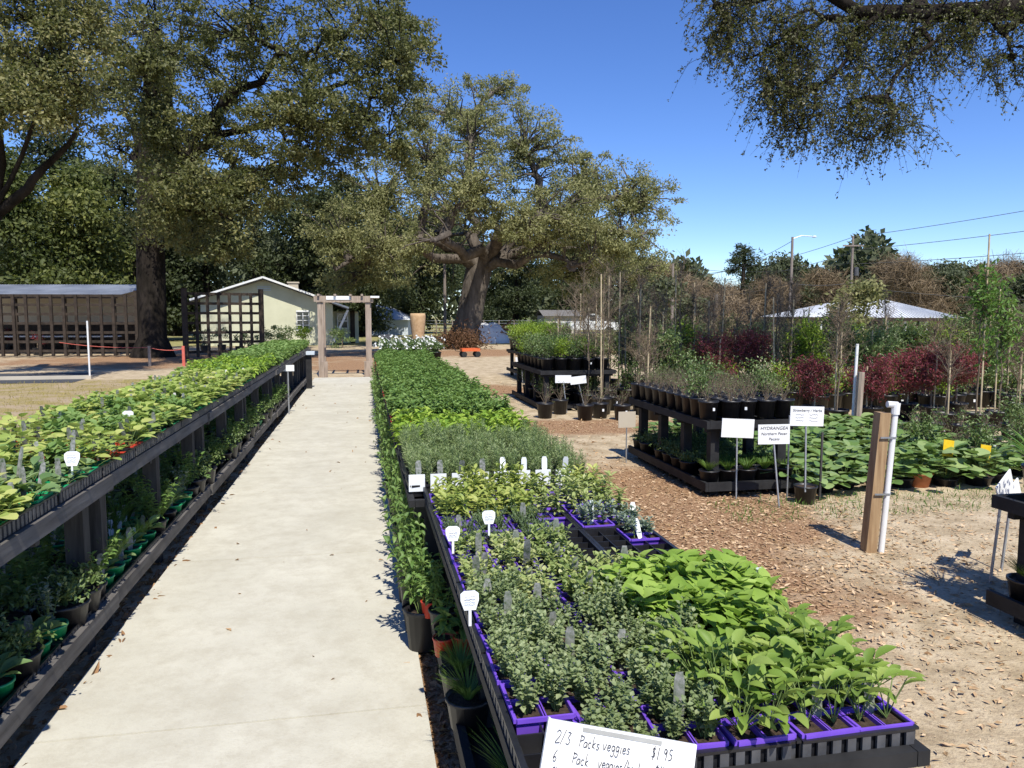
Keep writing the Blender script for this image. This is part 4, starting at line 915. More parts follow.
pottedkind('lowgrass', 'mound of mondo grass', lambda m, z: blades(m, 0, 0, 220, .12, .003, z, 1.2), 'grassy', .08, .11, white=False)
pottedkind('bigleaf', 'broad glossy green leaves over a black pot', lambda m, z: rosette(m, 0, 0, 40, .12, .11, .22, 'round', z, 1.35, 1), 'bigleaf', .12, .10, white=False, nv=4)
pottedkind('bigleaf_t', 'broad glossy green leaves over a terracotta pot', lambda m, z: rosette(m, 0, 0, 26, .125, .115, .28, 'round', z, 1.2, 1), 'bigleaf', .13, .18, 'terracotta', nv=1, white=False)
pottedkind('greenpot', 'green-potted leafy herb', lambda m, z: rosette(m, 0, 0, 12, .075, .038, .09, 'oval', z), 'cabbage', .06, .09, 'green_plastic', nv=3, white=False, extra=lambda t, v: tagmesh(t, 0, -.03, .07, .13, .03, 'tag_picture', 0, .1))
pottedkind('greengrass', 'green-potted chives', lambda m, z: blades(m, 0, 0, 120, .19, .0045, z, 2.2), 'grassy', .06, .09, 'green_plastic', white=False, extra=lambda t, v: tagmesh(t, 0, -.04, .07, .12, .03, 'tag_white', 0, .1))
pottedkind('silver', 'silvery curled herb', lambda m, z: stemmed(m, 0, 0, .16, 12, .08, .02, .012, 'small', 7, 2, z0=z), 'greysage', .06, .09, 'green_plastic', white=False)
pottedkind('white', 'white flowering plant in a black pot', lambda m, z: shrubby(m, z, .22, .15, 300, .045, .022, 'small', 8), 'shrub', .1, .15, white=False, extra=lambda t, v: (lambda fb: (fb.leaves(rng.normal(size=(16, 3)) * [.11, .10, .06] + [0, -.02, .30], rng.normal(size=(16, 3)), rng.normal(size=(16, 3)) + [0, -.8, .8], .055, .045, 'small'), fb.build('blossoms', 'white_petal', t)))(MB()))
pottedkind('redpack', 'small seedling in a red pot', lambda m, z: stemmed(m, 0, 0, .13, 3, .05, .05, .03, 'lance', 5, 2, z0=z), 'tomato', .045, .08, 'red_plastic', white=False)
pottedkind('trail', 'trailing green herb', lambda m, z: stemmed(m, 0, 0, .22, 14, .14, .032, .018, 'lance', 9, 2, .9, z0=z), 'tomato', .07, .10, white=False, nv=3)
pottedkind('blade', 'spiky strap-leaved plant in a black pot', lambda m, z: blades(m, 0, 0, 70, .28, .016, z, .7), 'grassy', .1, .17, white=False)
reg()
def pot(key, c, label, group=None, sc=1.0, rz=None):
    L_, w_ = PK[key]; return place(L_[rng.integers(len(L_))], c, rng.uniform(-.5, .5) if rz is None else rz, label, group, sc)
# table A top: twiggy pots; shelf: low greens
for i in range(5):
    for j in range(10):
        pot('twiggy' if rng.random() < .85 else 'greenshrub', (3.09 + .185 * i + rng.normal() * .01, 6.42 + .2 * j, .705), f"twiggy shrub on the signed table, {nth(j + 1)} row back, {nth(i + 1)} across", 'black pots on the signed table', .88)
for i in range(5):
    for j in range(9):
        if rng.random() < .15: continue
        pot('lowgrass' if j < 2 else 'lowgreen', (3.09 + .185 * i, 6.4 + .22 * j, .11), f"low green plant under the signed table, {nth(j + 1)} row back, {nth(i + 1)} across", 'low plants under the signed table', 1.15)
# table B and C tops
for i in range(5):
    for j in range(8):
        k_ = 'greenshrub' if rng.random() < .6 else ('limeshrub' if rng.random() < .4 else 'twiggy')
        pot(k_, (3.1 + .25 * i, 12.75 + .3 * j, .705), f"potted shrub on the middle table, {nth(j + 1)} row back, {nth(i + 1)} across", 'black pots on the middle table', 1.0)
for i in range(3):
    for j in range(8):
        pot('limeshrub' if i == 0 or rng.random() < .4 else 'greenshrub', (4.0 + .3 * i, 17.5 + .38 * j, .725), f"leafy shrub on the farthest table, {nth(j + 1)} row back, {nth(i + 1)} across", 'pots on the farthest table', 1.35)
for i in range(4):
    for j in range(4): pot('greenshrub' if rng.random() < .5 else 'twiggy', (3.15 + .3 * i, 13.0 + .5 * j, .085), f"dark pot under the middle table, {nth(j + 1)} row back, {nth(i + 1)} across", 'pots under the middle table', 1.0)
# white flowers at far end of the right bench
for i in range(5):
    for j in range(7): pot('white', (.45 + .26 * i, 15.9 + .36 * j, .73), f"white flowering plant at the far bench end, {nth(j + 1)} row back, {nth(i + 1)} from the path", 'white flowering pots')
# left lower shelf
k_ = 0
for j in range(66):
    y_ = 2.35 + j * .165
    for i, x in enumerate((-1.36, -1.56, -1.80)):
        if rng.random() < (.10 if i == 0 else .25): continue
        key = rng.choice(['greenpot', 'greenpot', 'greengrass', 'silver', 'trail', 'lowgreen']) if y_ < 6 else rng.choice(['greenpot', 'trail', 'trail', 'lowgreen'])
        if abs(y_ - 3.5) < .12 and i == 0: key = 'silver'
        if 4.3 < y_ < 5.1 and i == 0: key = 'greengrass' if j % 3 == 0 else 'greenpot'
        sc = {'lowgreen': 1.3}.get(key, 1.0) * rng.uniform(.85, 1.25)
        pot(key, (x, y_, .208), f"{PK[key][1]} low under the left bench, {nth(j + 1)} along, {nth(i + 1)} from path", 'pots on the low shelf of the left bench', sc)
# right lower shelf and ground plants along the path
for j in range(64):
    y_ = 2.55 + j * .21
    if 2.9 < y_ < 3.25:
        continue
    for i, x in enumerate((.34, .55)):
        if rng.random() < (.3 if i == 1 else .14): continue
        if y_ < 2.9: key = 'lowgrass' if i == 0 else 'grasspot'
        else: key = 'trail'
        if key == 'trail' and rng.random() < .22: key = 'silver' if rng.random() < .5 else 'lowgreen'
        out = y_ > 3.4 and i == 0
        if y_ < 4.2: key = 'trail' if y_ > 2.9 else key
        pot(key, (x - (.075 + rng.random() * .02 if out else 0), y_, .03 if out else .205), f"{PK[key][1]} low under the right bench, {nth(j + 1)} along, {nth(i + 1)} from path", 'pots on the low shelf of the right bench', (rng.uniform(.9, 1.4), rng.uniform(.9, 1.3), rng.uniform(1.2, 2.3)) if out else (.7 if key == 'grasspot' else 1.0))
for i in range(4):
    pot('redpack', (.31 + .085 * i, 3.12, .208), f"red-potted seedling on the right low shelf, {nth(i + 1)} from the path", 'red pots on the right low shelf')
    pot('redpack', (.29, 3.55 + .1 * i, .208), f"red-potted seedling beside the path, {nth(i + 1)} along the shelf", 'red pots beside the path')
for i, y_ in enumerate((1.75, 1.95, 2.2, 2.4)): pot('grasspot', (.46 + .1 * (i % 2), y_, .03), f"dark grass tuft low beside the path, {nth(i + 1)} from the near end", 'grass tufts by the path', 1.1)
# bed of broad leaves
n = 0
for j in range(10):
    for i in range(11):
        x = 3.95 + .27 * i + rng.normal() * .04; y_ = 6.35 + .34 * j + rng.normal() * .04
        q = np.array([x, y_]); 
        if i > 8.5 - j * .0 and j < 1: continue
        if x < 4.15 and j > 0 and y_ < 9.1: continue
        key = 'bigleaf_t' if (i, j) in ((5, 0),) else 'bigleaf'
        pot(key, (x, y_, 0), f"broad-leaved plant in the ground display, {nth(j + 1)} row back, {nth(i + 1)} across", 'broad-leaved pots on the ground', (rng.uniform(.85, 1.12), rng.uniform(.85, 1.12), rng.uniform(.65, .95)), rng.uniform(0, 6))
# pots right of the bed, with yellow tags
for i, (px, py) in enumerate(((905, 455), (922, 462), (940, 452), (958, 462), (975, 470), (990, 455), (1008, 462), (1020, 475), (985, 440), (960, 440), (1010, 440), (935, 438), (915, 440), (1022, 452))):
    c = at(px, py); t = pot(['twiggy', 'greenshrub', 'twiggy'][i % 3], (c[0], c[1], 0), f"dark shrub pot right of the broad-leaved plants, {nth(i + 1)} of the cluster", 'shrub pots right of the broad leaves', 1.1)
for i, (px, py) in enumerate(((948, 448), (985, 453))):
    c = ad(px, py, 7.6); o = MB().add([(-.06, 0, -.08), (.06, 0, -.1), (.07, 0, .07), (-.05, 0, .09)], [(0, 1, 2, 3)]).add([(-.06, .003, -.08), (.06, .003, -.1), (.07, .003, .07), (-.05, .003, .09)], [(3, 2, 1, 0)])
    o.tube([(0, .006, .0), (0, .01, -c[2])], .006, 5); o = o.build('price_tag', 'yellow_tag', loc=c); tag(o, ['yellow tag left of the pair by the broad-leaved plants', 'yellow tag nearer the right border'][i], 'tag', 'yellow tags')
# right border table pots
pot('blade', (3.52, 3.35, .685), 'spiky strap-leaved plant on top of the right border table', None, 1.0, 0)
pot('blade', (3.75, 3.2, .685), 'second strap-leaved plant on the right border table, half out of view', None, 1.0, 1)
pot('greenshrub', (3.85, 3.45, .685), 'leafy shrub behind the strap-leaved plants on the right border table', None, 1.0, 1)
for i, (x, y_) in enumerate(((3.46, 3.35), (3.50, 3.05), (3.75, 3.3))): pot('grasspot' if i else 'lowgrass', (x, y_, .115), ['mondo grass pot on the low shelf at the right border, far corner', 'tufted pot on the low shelf at the right border, near one', 'tufted pot deeper on the low shelf at the right border'][i], None, 1.2)

# ------------------------------------------------------------------ tall potted trees at the back right
def ptree(name, label, px, py, top, kind, w=.5, seed=0, group='tall potted trees', stake=True, tagc=None, potr=.17):
    c = at(px, py); dep = float((c - [0, 0, EYE]) @ _f); H = (py - top) * dep / FPX
    t = thing(name, label, 'potted tree', (c[0], c[1], 0), rng.uniform(0, 6), group)
    potmesh(t, potr, .28, n=12); mb = MB(); lean = rng.normal() * .03 * H
    st = curve((0, 0, .24), (lean, 0, H * (.8 if kind != 'bare' else .95)), 0, .02, 7); mb.tube(st, np.linspace(.014, .006, 7), 5)
    lf = MB(); mt = {'bare': 'baretwig', 'maple': 'maroon', 'green': 'shrub', 'lime': 'limeshrub', 'sap': 'grassy', 'olive': 'oak'}[kind]
    nb = 22 if kind == 'bare' else 16; tips = []
    lo = {'maple': .18, 'green': .12, 'lime': .18, 'sap': .3, 'bare': .3, 'olive': .2}[kind]
    for k in range(nb):
        f = lo + (1 - lo) * rng.random(); p0 = st[0] + (st[-1] - st[0]) * f; a1 = rng.uniform(0, 6.28); rad = w * (.35 + .65 * (1 - abs(2 * f - 1))) * rng.uniform(.5, 1)
        up = (.9 if kind in ('bare', 'sap') else .35) * rad + .1
        e = p0 + [math.cos(a1) * rad, math.sin(a1) * rad, up]; P = curve(p0, e, .08, .12, 5); mb.tube(P, np.linspace(.006, .0015, 5), 4, cap=False)
        for q in P[1:]:
            for _ in range(2 if kind != 'bare' else 3):
                e2 = q + rng.normal(size=3) * [.09, .09, .06] + [0, 0, .09]; mb.tube([q, (q + e2) / 2, e2], [.003, .002, .0012], 3, cap=False); tips.append((q + e2) / 2); tips.append(e2)
    tips = np.array(tips); n = {'bare': 60, 'maple': 2600, 'green': 1700, 'lime': 1500, 'sap': 420, 'olive': 1300}[kind]; L = {'bare': .03, 'maple': .045, 'green': .06, 'lime': .06, 'sap': .085, 'olive': .05}[kind]
    P = tips[rng.integers(len(tips), size=n)] + rng.normal(size=(n, 3)) * .05
    if kind == 'bare': lf.leaves(P, rng.normal(size=(n, 3)) + [0, 0, .8], rng.normal(size=(n, 3)), .12, .005, 'twig')
    else: lf.leaves(P, rng.normal(size=(n, 3)) + [0, 0, -.2], rng.normal(size=(n, 3)) + [0, 0, .8], L * rng.uniform(.6, 1.3, n), L * .45, 'small')
    mb.build('trunk', 'twigbark', t); lf.build('crown', mt, t)
    if stake: MB().tube([(.05, .02, .1), (.05 + rng.normal() * .04, .02, H * rng.uniform(.75, 1.02))], .012, 6).build('stake', 'bamboo', t)
    if tagc: MB().box(-.03, .03, -potr - .02, -potr - .016, .45, .80).build('care_tag', tagc, t)
    return t

# (px, base_py, top_py, kind, width)
rows = [(588, 410, 300, 'bare', .45, None), (575, 402, 290, 'bare', .4, 'orange_tag'), (602, 414, 265, 'bare', .45, None), (560, 398, 320, 'bare', .4, 'orange_tag'), (618, 402, 275, 'bare', .5, 'orange_tag'), (640, 405, 285, 'bare', .5, None), (632, 396, 300, 'green', .5, None),
 (655, 402, 295, 'bare', .5, None), (668, 410, 330, 'green', .4, None), (680, 400, 320, 'lime', .5, None), (700, 400, 335, 'lime', .5, None), (715, 398, 300, 'bare', .5, None), (735, 405, 325, 'maple', .6, None), (715, 410, 335, 'maple', .5, None), (757, 402, 335, 'maple', .6, None),
 (775, 398, 290, 'bare', .5, None), (790, 402, 330, 'green', .6, 'red_string'), (810, 405, 318, 'lime', .55, None), (830, 402, 308, 'green', .6, None), (850, 400, 320, 'green', .6, None), (812, 424, 365, 'maple', .5, 'red_string'), (836, 428, 300, 'bare', .35, None),
 (870, 405, 325, 'green', .6, None), (890, 402, 318, 'green', .6, 'red_string'), (905, 420, 358, 'maple', .62, None), (930, 424, 352, 'maple', .62, None), (870, 425, 365, 'maple', .55, None), (955, 420, 352, 'maple', .5, None), (915, 402, 325, 'green', .6, None), (935, 402, 318, 'lime', .6, None),
 (955, 402, 310, 'green', .6, None), (975, 432, 240, 'sap', .2, None), (985, 405, 315, 'green', .6, None), (1005, 408, 300, 'bare', .5, None), (1020, 405, 305, 'green', .6, None), (998, 430, 262, 'sap', .2, None), (745, 392, 320, 'green', .6, None), (660, 392, 320, 'green', .6, None),
 (690, 392, 325, 'olive', .6, None), (725, 392, 310, 'olive', .5, None), (860, 395, 325, 'olive', .6, None), (800, 392, 322, 'olive', .6, None), (1000, 395, 320, 'olive', .6, None), (945, 432, 330, 'bare', .3, None), (1015, 420, 340, 'bare', .4, None), (920, 395, 330, 'olive', .6, None),
 (610, 392, 325, 'olive', .6, None), (585, 392, 335, 'green', .5, None), (645, 415, 345, 'bare', .4, None), (765, 390, 320, 'bare', .6, None), (840, 390, 320, 'bare', .6, None), (880, 390, 315, 'bare', .6, None), (970, 390, 312, 'bare', .6, None)]
for q_ in range(18):
    rows.append((582 + q_ * 12.5 + (q_ * 37) % 9, 396 + (q_ * 11) % 14, 262 + (q_ * 29) % 50, 'bare', .28, None))
for q_ in range(5): rows.append((790 + q_ * 46, 398 + (q_ * 11) % 20, 285 + (q_ * 29) % 45, 'bare', .25, None))
for q_ in range(22):
    rows.append((628 + q_ * 18.4, 386 + (q_ * 7) % 5, 318 + (q_ * 13) % 22, ['green', 'olive', 'green', 'maple', 'green', 'lime', 'olive'][q_ % 7], .6, None))
words = {'bare': 'bare twiggy sapling', 'maple': 'dark red-leaved maple', 'green': 'dark green bushy tree', 'lime': 'bright yellow-green tree', 'sap': 'slender leafy tall sapling', 'olive': 'olive-green bushy tree'}
from collections import defaultdict
bk = defaultdict(list)
for r_ in rows: bk[r_[3]].append(r_)
for kd, L_ in bk.items():
    for i, (px, py, top, k_, w_, tc) in enumerate(sorted(L_)):
        ptree('potted_tree', f"{words[kd]} in black pot, {nth(i + 1)} such from the left{', bright tag' if tc else ''}", px, py, top, k_, w_, tagc=tc)
reg()
for i in range(30):
    c = at(628 + i * 13.6, 405 + (i * 7) % 9); pot(['greenshrub', 'twiggy', 'greenshrub', 'limeshrub'][i % 4], (c[0], c[1], 0), f"dark pot in the row below the tall potted trees, {nth(i + 1)} from the middle table", 'pots below the tall trees', 1.5)
# loose small pots near the middle table
for i, (px, py) in enumerate(((545, 418), (560, 414), (585, 420), (600, 418), (622, 420), (640, 414), (655, 420), (612, 410))):
    c = at(px, py); pot('twiggy', (c[0], c[1], 0), f"twiggy black pot on the mulch between the tables, {nth(i + 1)} along", 'pots on the mulch between tables', 1.3)

# ------------------------------------------------------------------ signs
def text_mesh(s_, size, parent, loc, mat='ink', shear=.0, rot=(R(90), 0, 0), align='CENTER', name='lettering'):
    cu = bpy.data.curves.new('t', 'FONT'); cu.body = s_; cu.size = size; cu.align_x = align; cu.shear = shear; cu.extrude = .0006
    o = bpy.data.objects.new('t', cu); me = bpy.data.meshes.new_from_object(o); bpy.data.objects.remove(o); bpy.data.curves.remove(cu)
    me.name = name; me.materials.clear(); me.materials.append(MAT[mat]); o = bpy.data.objects.new(name, me); col.objects.link(o); o.parent = parent; o.location = loc; o.rotation_euler = rot; return o
def stakesign(px_b, py_b, px_t, py_t, w, h, label, lines=(), tilt=0, group='white signs on metal stakes', turn=0, size=.03, zb=0):
    c = at(px_b, py_b, zb); dep = float((c - [0, 0, EYE]) @ _f); top = ad(px_t, py_t, dep) - c
    t = thing('plant_sign', label, 'sign', c, 0, group)
    MB().bar((0, 0, 0), top, .012, .012).build('stake', 'galv', t)
    m_ = MB().box(-w / 2, w / 2, -.004, .004, -h / 2, h / 2); b = m_.build('board', 'sign_white', t); b.location = top + np.array([0, -.014, 0]); b.rotation_euler = (0, tilt, -YAW + turn)
    for i, l in enumerate(lines):
        text_mesh(l, size if i else size * 1.15, b, (0, -.0052, h / 2 - .045 - i * size * 1.35), shear=.2)
    return t
stakesign(736, 499, 737, 428, .29, .17, 'blank-looking white sign, leftmost of the three by the table', (), .04)
stakesign(779, 508, 773, 434, .27, .17, 'white handwritten sign, lowest and middle one of the three by the table', ('HYDRANGEA', 'Northern Pecan', 'Pecans'), -.02, size=.034)
stakesign(805, 492, 806, 416, .29, .17, 'white handwritten sign, highest of the three, standing in a black pot', ('Strawberry / Herbs',), .02, size=.028, zb=.12)
stakesign(567, 413, 563, 379, .27, .13, 'small white sign, left one of the pair before the middle table', (), 0); stakesign(586, 413, 578, 380, .27, .13, 'small tilted white sign, right one of the pair before the middle table', (), -.12)
stakesign(523, 386, 521, 360, .26, .14, 'small white sign in front of the farthest table', (), -.05)
stakesign(990, 583, 1003, 487, .20, .14, 'tilted white sign sheet at the right border, nearer stake', (), -.5, turn=.6); stakesign(1001, 572, 1012, 492, .16, .12, 'second tilted white sign sheet at the right border', (), -.5, turn=.6)
sb = [o for o in bpy.data.objects if o.parent and o.name.startswith('board') and 'highest of the three' in str(o.parent.get('label', ''))][0]
w_ = MB()
for q in range(3):
    for x0 in (-.10, .02): w_.tube([(x0 + .009 * i, -.0052, .012 - .026 * q + rng.normal() * .003) for i in range(9)], .0011, 3, cap=False)
w_.build('writing', 'ink', sb)
c = at(805, 503); t = thing('sign_pot', 'black pot of soil holding the tall white sign', 'pot', (c[0], c[1], 0)); potmesh(t, .10, .16)
MB().tube([(.16, .03, 0), (.165, .03, .62)], .011, 6).build('stake', 'bench_post', t); 
c = at(793, 500); o = MB().tube([(0, 0, 0), (.0, 0, .75)], .008, 6).build('stake', 'galv', loc=(c[0], c[1] + .1, 0)); tag(o, 'thin grey stake left of the potted sign', 'stake')
t = thing('plant_sign', 'small white card fixed to the edge of the right border table', 'sign', (3.315, 3.05, .62)); b = MB().box(-.003, 0, -.09, .09, -.05, .05).build('board', 'sign_white', t)
# sign before hydrangea table left: small grey card
t = thing('plant_sign', 'small grey card on a stake at the left end of the signed table', 'sign', (2.86, 8.0, 0)); MB().box(-.006, .006, -.006, .006, 0, .5).build('stake', 'galv', t); MB().box(-.1, .1, -.012, -.007, .4, .58).build('board', 'far_wall', t)

# price board, hand lettered with strokes
GL = {'2': [[(0, .8), (.25, 1), (.5, .8), (.4, .5), (0, 0), (.55, .05)]], '/': [[(0, -.1), (.4, 1.05)]], '3': [[(.05, .95), (.45, .9), (.2, .55), (.5, .3), (.3, 0), (0, .1)]],
 'P': [[(.05, 0), (.08, 1)], [(.0, .95), (.45, .9), (.5, .65), (.1, .5)]], 'a': [[(.45, .45), (.2, .5), (.02, .25), (.15, .02), (.4, .15), (.45, .45), (.45, .0)]], 'c': [[(.4, .42), (.2, .5), (.02, .25), (.2, 0), (.42, .08)]],
 'k': [[(.05, 0), (.05, .95)], [(.4, .5), (.08, .25), (.42, 0)]], 's': [[(.38, .45), (.15, .5), (.08, .35), (.35, .18), (.25, 0), (.02, .05)]], 'v': [[(0, .5), (.2, 0), (.42, .52)]], 'e': [[(.05, .25), (.42, .3), (.3, .5), (.08, .42), (.05, .12), (.25, 0), (.45, .1)]],
 'g': [[(.42, .45), (.15, .5), (.03, .25), (.2, .05), (.4, .2), (.42, .45), (.4, -.3), (.15, -.42), (.0, -.28)]], 'i': [[(.1, .5), (.12, 0)], [(.1, .68), (.12, .72)]], '$': [[(.45, .8), (.15, .85), (.08, .6), (.42, .4), (.35, .12), (.02, .15)], [(.25, 1.05), (.25, -.08)]],
 '1': [[(.15, 1), (.15, 0)]], '.': [[(.05, 0), (.08, .04)]], '9': [[(.42, .85), (.15, .95), (.05, .7), (.25, .5), (.42, .8), (.4, 0)]], '5': [[(.45, .95), (.12, .95), (.08, .6), (.4, .5), (.42, .15), (.05, .02)]],
 '6': [[(.4, 1), (.1, .5), (.08, .12), (.35, 0), (.48, .25), (.25, .42), (.08, .25)]], 'h': [[(.05, 1), (.05, 0)], [(.05, .35), (.3, .5), (.4, .3), (.4, 0)]], 'r': [[(.05, .5), (.08, 0)], [(.08, .3), (.25, .5), (.35, .42)]],
 'b': [[(.05, 1), (.05, 0), (.35, .02), (.42, .3), (.08, .42)]], '4': [[(.08, .95), (.05, .45), (.5, .42)], [(.38, .95), (.36, 0)]], 'C': [[(.55, .85), (.3, 1), (.05, .6), (.1, .15), (.4, 0), (.6, .12)]], 'f': [[(.42, .95), (.2, .9), (.15, 0)], [(0, .5), (.38, .52)]],
 'J': [[(.1, .95), (.55, .95)], [(.35, .95), (.33, .1), (.1, 0)]], 'o': [[(.2, .5), (.03, .25), (.2, 0), (.42, .22), (.22, .5)]], 't': [[(.2, .85), (.2, .05), (.35, 0)], [(.02, .55), (.4, .56)]], 'l': [[(.1, 1), (.1, 0)]], 'n': [[(.05, .5), (.05, 0)], [(.05, .35), (.25, .5), (.4, .35), (.4, 0)]]}
def scrawl(mb, s_, x, z, h, adv=.62):
    for ch in s_:
        if ch == ' ': x += h * .55; continue
        j = rng.normal() * .02 * h
        for st in GL[ch]:
            P = np.array([(x + (px_ + .12 * pz_) * h * .66, 0, z + j + pz_ * h) for px_, pz_ in st])
            if len(P) > 2:   # Catmull-like smoothing
                Q = [P[0]]
                for i in range(len(P) - 1):
                    p0, p1, p2, p3 = P[max(i - 1, 0)], P[i], P[i + 1], P[min(i + 2, len(P) - 1)]
                    for t_ in (.33, .66, 1): Q.append(.5 * (2 * p1 + (p2 - p0) * t_ + (2 * p0 - 5 * p1 + 4 * p2 - p3) * t_ ** 2 + (-p0 + 3 * p1 - 3 * p2 + p3) * t_ ** 3))
                P = np.array(Q)
            for a_, b_ in zip(P, P[1:]): mb.bar(a_, b_ + (b_ - a_) * .08, (.0008), .0024, up=(0, 1, .01))
        x += h * (adv if ch not in '1.il' else adv * .6)
    return x
TL = ad(551, 719, 1.42); TR = ad(697, 745, 1.44); wS = np.linalg.norm(TR - TL); ex_ = unit((TR - TL)[None])[0]; tz = np.array([-.02, .30, .95]); ez = unit((tz - ex_ * (tz @ ex_))[None])[0]; ey = np.cross(ez, ex_)
ps = thing('price_board', 'white hand-lettered price board at the near end of the herb bench', 'sign', TL)
ps.matrix_world = Matrix(((ex_[0], ey[0], ez[0], TL[0]), (ex_[1], ey[1], ez[1], TL[1]), (ex_[2], ey[2], ez[2], TL[2]), (0, 0, 0, 1)))
MB().box(0, wS, 0, .008, -.20, 0).build('board', 'sign_white', ps)
MB().box(-.0045, -.0005, -.002, .010, -.20, .002).build('edge_strip', 'white_trim', ps)
MB().box(.22 * wS, .76 * wS, -.0012, -.0006, -.012, -.004).build('tape', 'tape', ps)
lt_ = MB(); hh = wS * .072
def L2(s_, x, z, h=hh, adv=.36): scrawl(lt_, s_, x * wS, z * wS, h, adv)
L2('2/3', .05, -.135, hh * 1.1, .44); L2('Packs', .21, -.135, hh, .40); L2('veggies', .37, -.13, hh, .40); L2('$1.95', .70, -.125, hh, .50)
L2('6', .05, -.245); L2('Pack', .18, -.245, hh, .40); L2('veggies/herbs', .355, -.24, hh * .95, .37); L2('$4.95', .735, -.235, hh, .50)
L2('Chef', .05, -.35, hh, .42); L2('Jo', .25, -.35)
o = lt_.build('lettering', 'ink', ps); o.location = (0, -.0012, 0)
MB().box(wS * .45, wS * .55, .010, .03, -.9, -.05).build('stake', 'timber', ps)

# ------------------------------------------------------------------ water standpipe
c = at(868, 551); t = thing('water_standpipe', 'timber post with a white plastic water pipe strapped to its side', 'standpipe', c, -.15)
lean = np.array([.06, .0, .98]); MB().bar((0, 0, -.02), lean, .075, .09, up=(0, 1, 0)).build('post', 'timber', t)
p0 = np.array([.075, -.03, -.02]); p1 = np.array([.135, -.03, 1.02]); MB().tube([p0, (p0 + p1) / 2, p1], .021, 12).build('pipe', 'pvc', t, True)
MB().tube([p1 - [.002, 0, .05], p1, p1 + [.004, 0, .03]], .028, 12).tube([p1 + [.01, 0, .015], p1 + [-.03, 0, .018], p1 + [-.06, 0, .02]], .022, 12).build('elbow', 'pvc', t)
for f in (.42, .80):
    q = p0 + (p1 - p0) * f; MB().tube([q - [0, 0, .006], q, q + [0, 0, .006]], .0255, 12).box(q[0] - .1, q[0] - .01, q[1] - .03, q[1] - .024, q[2] - .006, q[2] + .006).build('clamp', 'galv', t)
# white slim stake pair behind
for i, (px, py, top, lb) in enumerate(((852, 430, 344, 'slim white stake standing behind the broad-leaved plants'), (857, 431, 372, 'shorter grey timber stake beside the slim white stake'))):
    c = at(px, py); dep = float((c - [0, 0, EYE]) @ _f); H = (py - top) * dep / FPX; o = MB().tube([(0, 0, 0), (.03, 0, H)], .022 if i == 0 else .05, 8).build('stake', 'pvc' if i == 0 else 'timber_grey', loc=c); tag(o, lb, 'stake')
# white pole, rope stakes, red string
c = at(90, 379); o = MB().tube([(0, 0, 0), (0, 0, 1.5)], .022, 8).build('pole', 'pvc', loc=c); tag(o, 'thin white upright pole at the end of the white kerb', 'pole')
S1, S2, S0 = at(150, 366), at(184, 366), at(60, 358)
for i, q in enumerate((S1, S2)):
    o = MB().box(-.04, .04, -.04, .04, 0, .65).build('stake', 'timber_grey' if i == 0 else 'red_string', loc=q); tag(o, ['short grey stake in front of the dark trunk', 'short red stake left of the short lattice'][i], 'stake')
m_ = MB(); m_.tube(curve(S0 + [0, 0, .6], S1 + [0, 0, .6], -.01, 0, 7), .012, 4); m_.tube(curve(S1 + [0, 0, .6], S2 + [0, 0, .55], -.06, 0, 9), .012, 4); tag(m_.build('barrier_string', 'red_string'), 'red string strung between the short stakes by the dark trunk', 'string')
# burlap column, grey chair back, tarp heap, root pile
c = ad(418, 336, 33); t = thing('wrapped_column', 'tan burlap-wrapped column beyond the white flowers', 'column', (c[0], c[1], 0)); prof = [(0, 0), (.26, 0), (.30, .3), (.25, .6), (.28, .9), (.32, 1.25), (.34, 1.6), (.31, 1.72), (0, 1.68)]
MB().lathe(prof, n=14).build('wrapping', 'burlap', t, True)
MB().lathe([(.285, .58), (.29, .6), (.285, .62)], n=14).build('tie', 'dark_timber', t)
c = ad(386, 340, 19.6); t = thing('notice_board', 'small grey notice board left of the white flowers', 'sign', (c[0], c[1], .0)); MB().box(-.14, .14, 0, .02, .85, 1.15).build('board', 'grey_plastic', t); MB().box(-.02, .02, .02, .05, 0, .85).build('post', 'dark_timber', t)
c = at(487, 343); t = thing('covered_heap', 'pale tarp thrown over a brown heap right of the great oak trunk', 'heap', c)
m_ = MB(); 
P = []; nu, nv = 14, 7
for v in range(nv):
    for u_ in range(nu):
        a1 = u_ / nu * 6.283; f = v / (nv - 1); rr = (1.3 * math.cos(f * 1.5) + .02) * (1 + rng.normal() * .07); P.append((rr * math.cos(a1), rr * .7 * math.sin(a1), 1.15 * math.sin(f * 1.57) * (1 + rng.normal() * .05)))
m_.add(P, [(v * nu + u_, v * nu + (u_ + 1) % nu, (v + 1) * nu + (u_ + 1) % nu, (v + 1) * nu + u_) for v in range(nv - 1) for u_ in range(nu)]); m_.build('tarp', 'tarp', t, True)
m_ = MB()
for i in range(26):
    a1 = rng.uniform(0, 6.28); e = np.array([math.cos(a1) * rng.uniform(1, 2.2) , math.sin(a1) * .8, rng.uniform(.2, 1.6)]); m_.tube(curve((e[0] * .3, e[1] * .3, .3), e, .2, .15, 6), np.linspace(.09, .02, 6), 5)
m_.build('root_pile', 'rust', t)
# brush heap at the oak base
c = at(460, 349); m_ = MB()
n_ = 2600; P = rng.normal(size=(n_, 3)) * [.8, .6, .42] + [0, 0, .45]; P[:, 2] = np.abs(P[:, 2]); m_.leaves(P * .72, rng.normal(size=(n_, 3)), rng.normal(size=(n_, 3)), .16, .05, 'small'); tag(m_.build('brush_heap', 'brown_litter', loc=c), 'rusty brown brush heap at the foot of the great oak', 'heap')
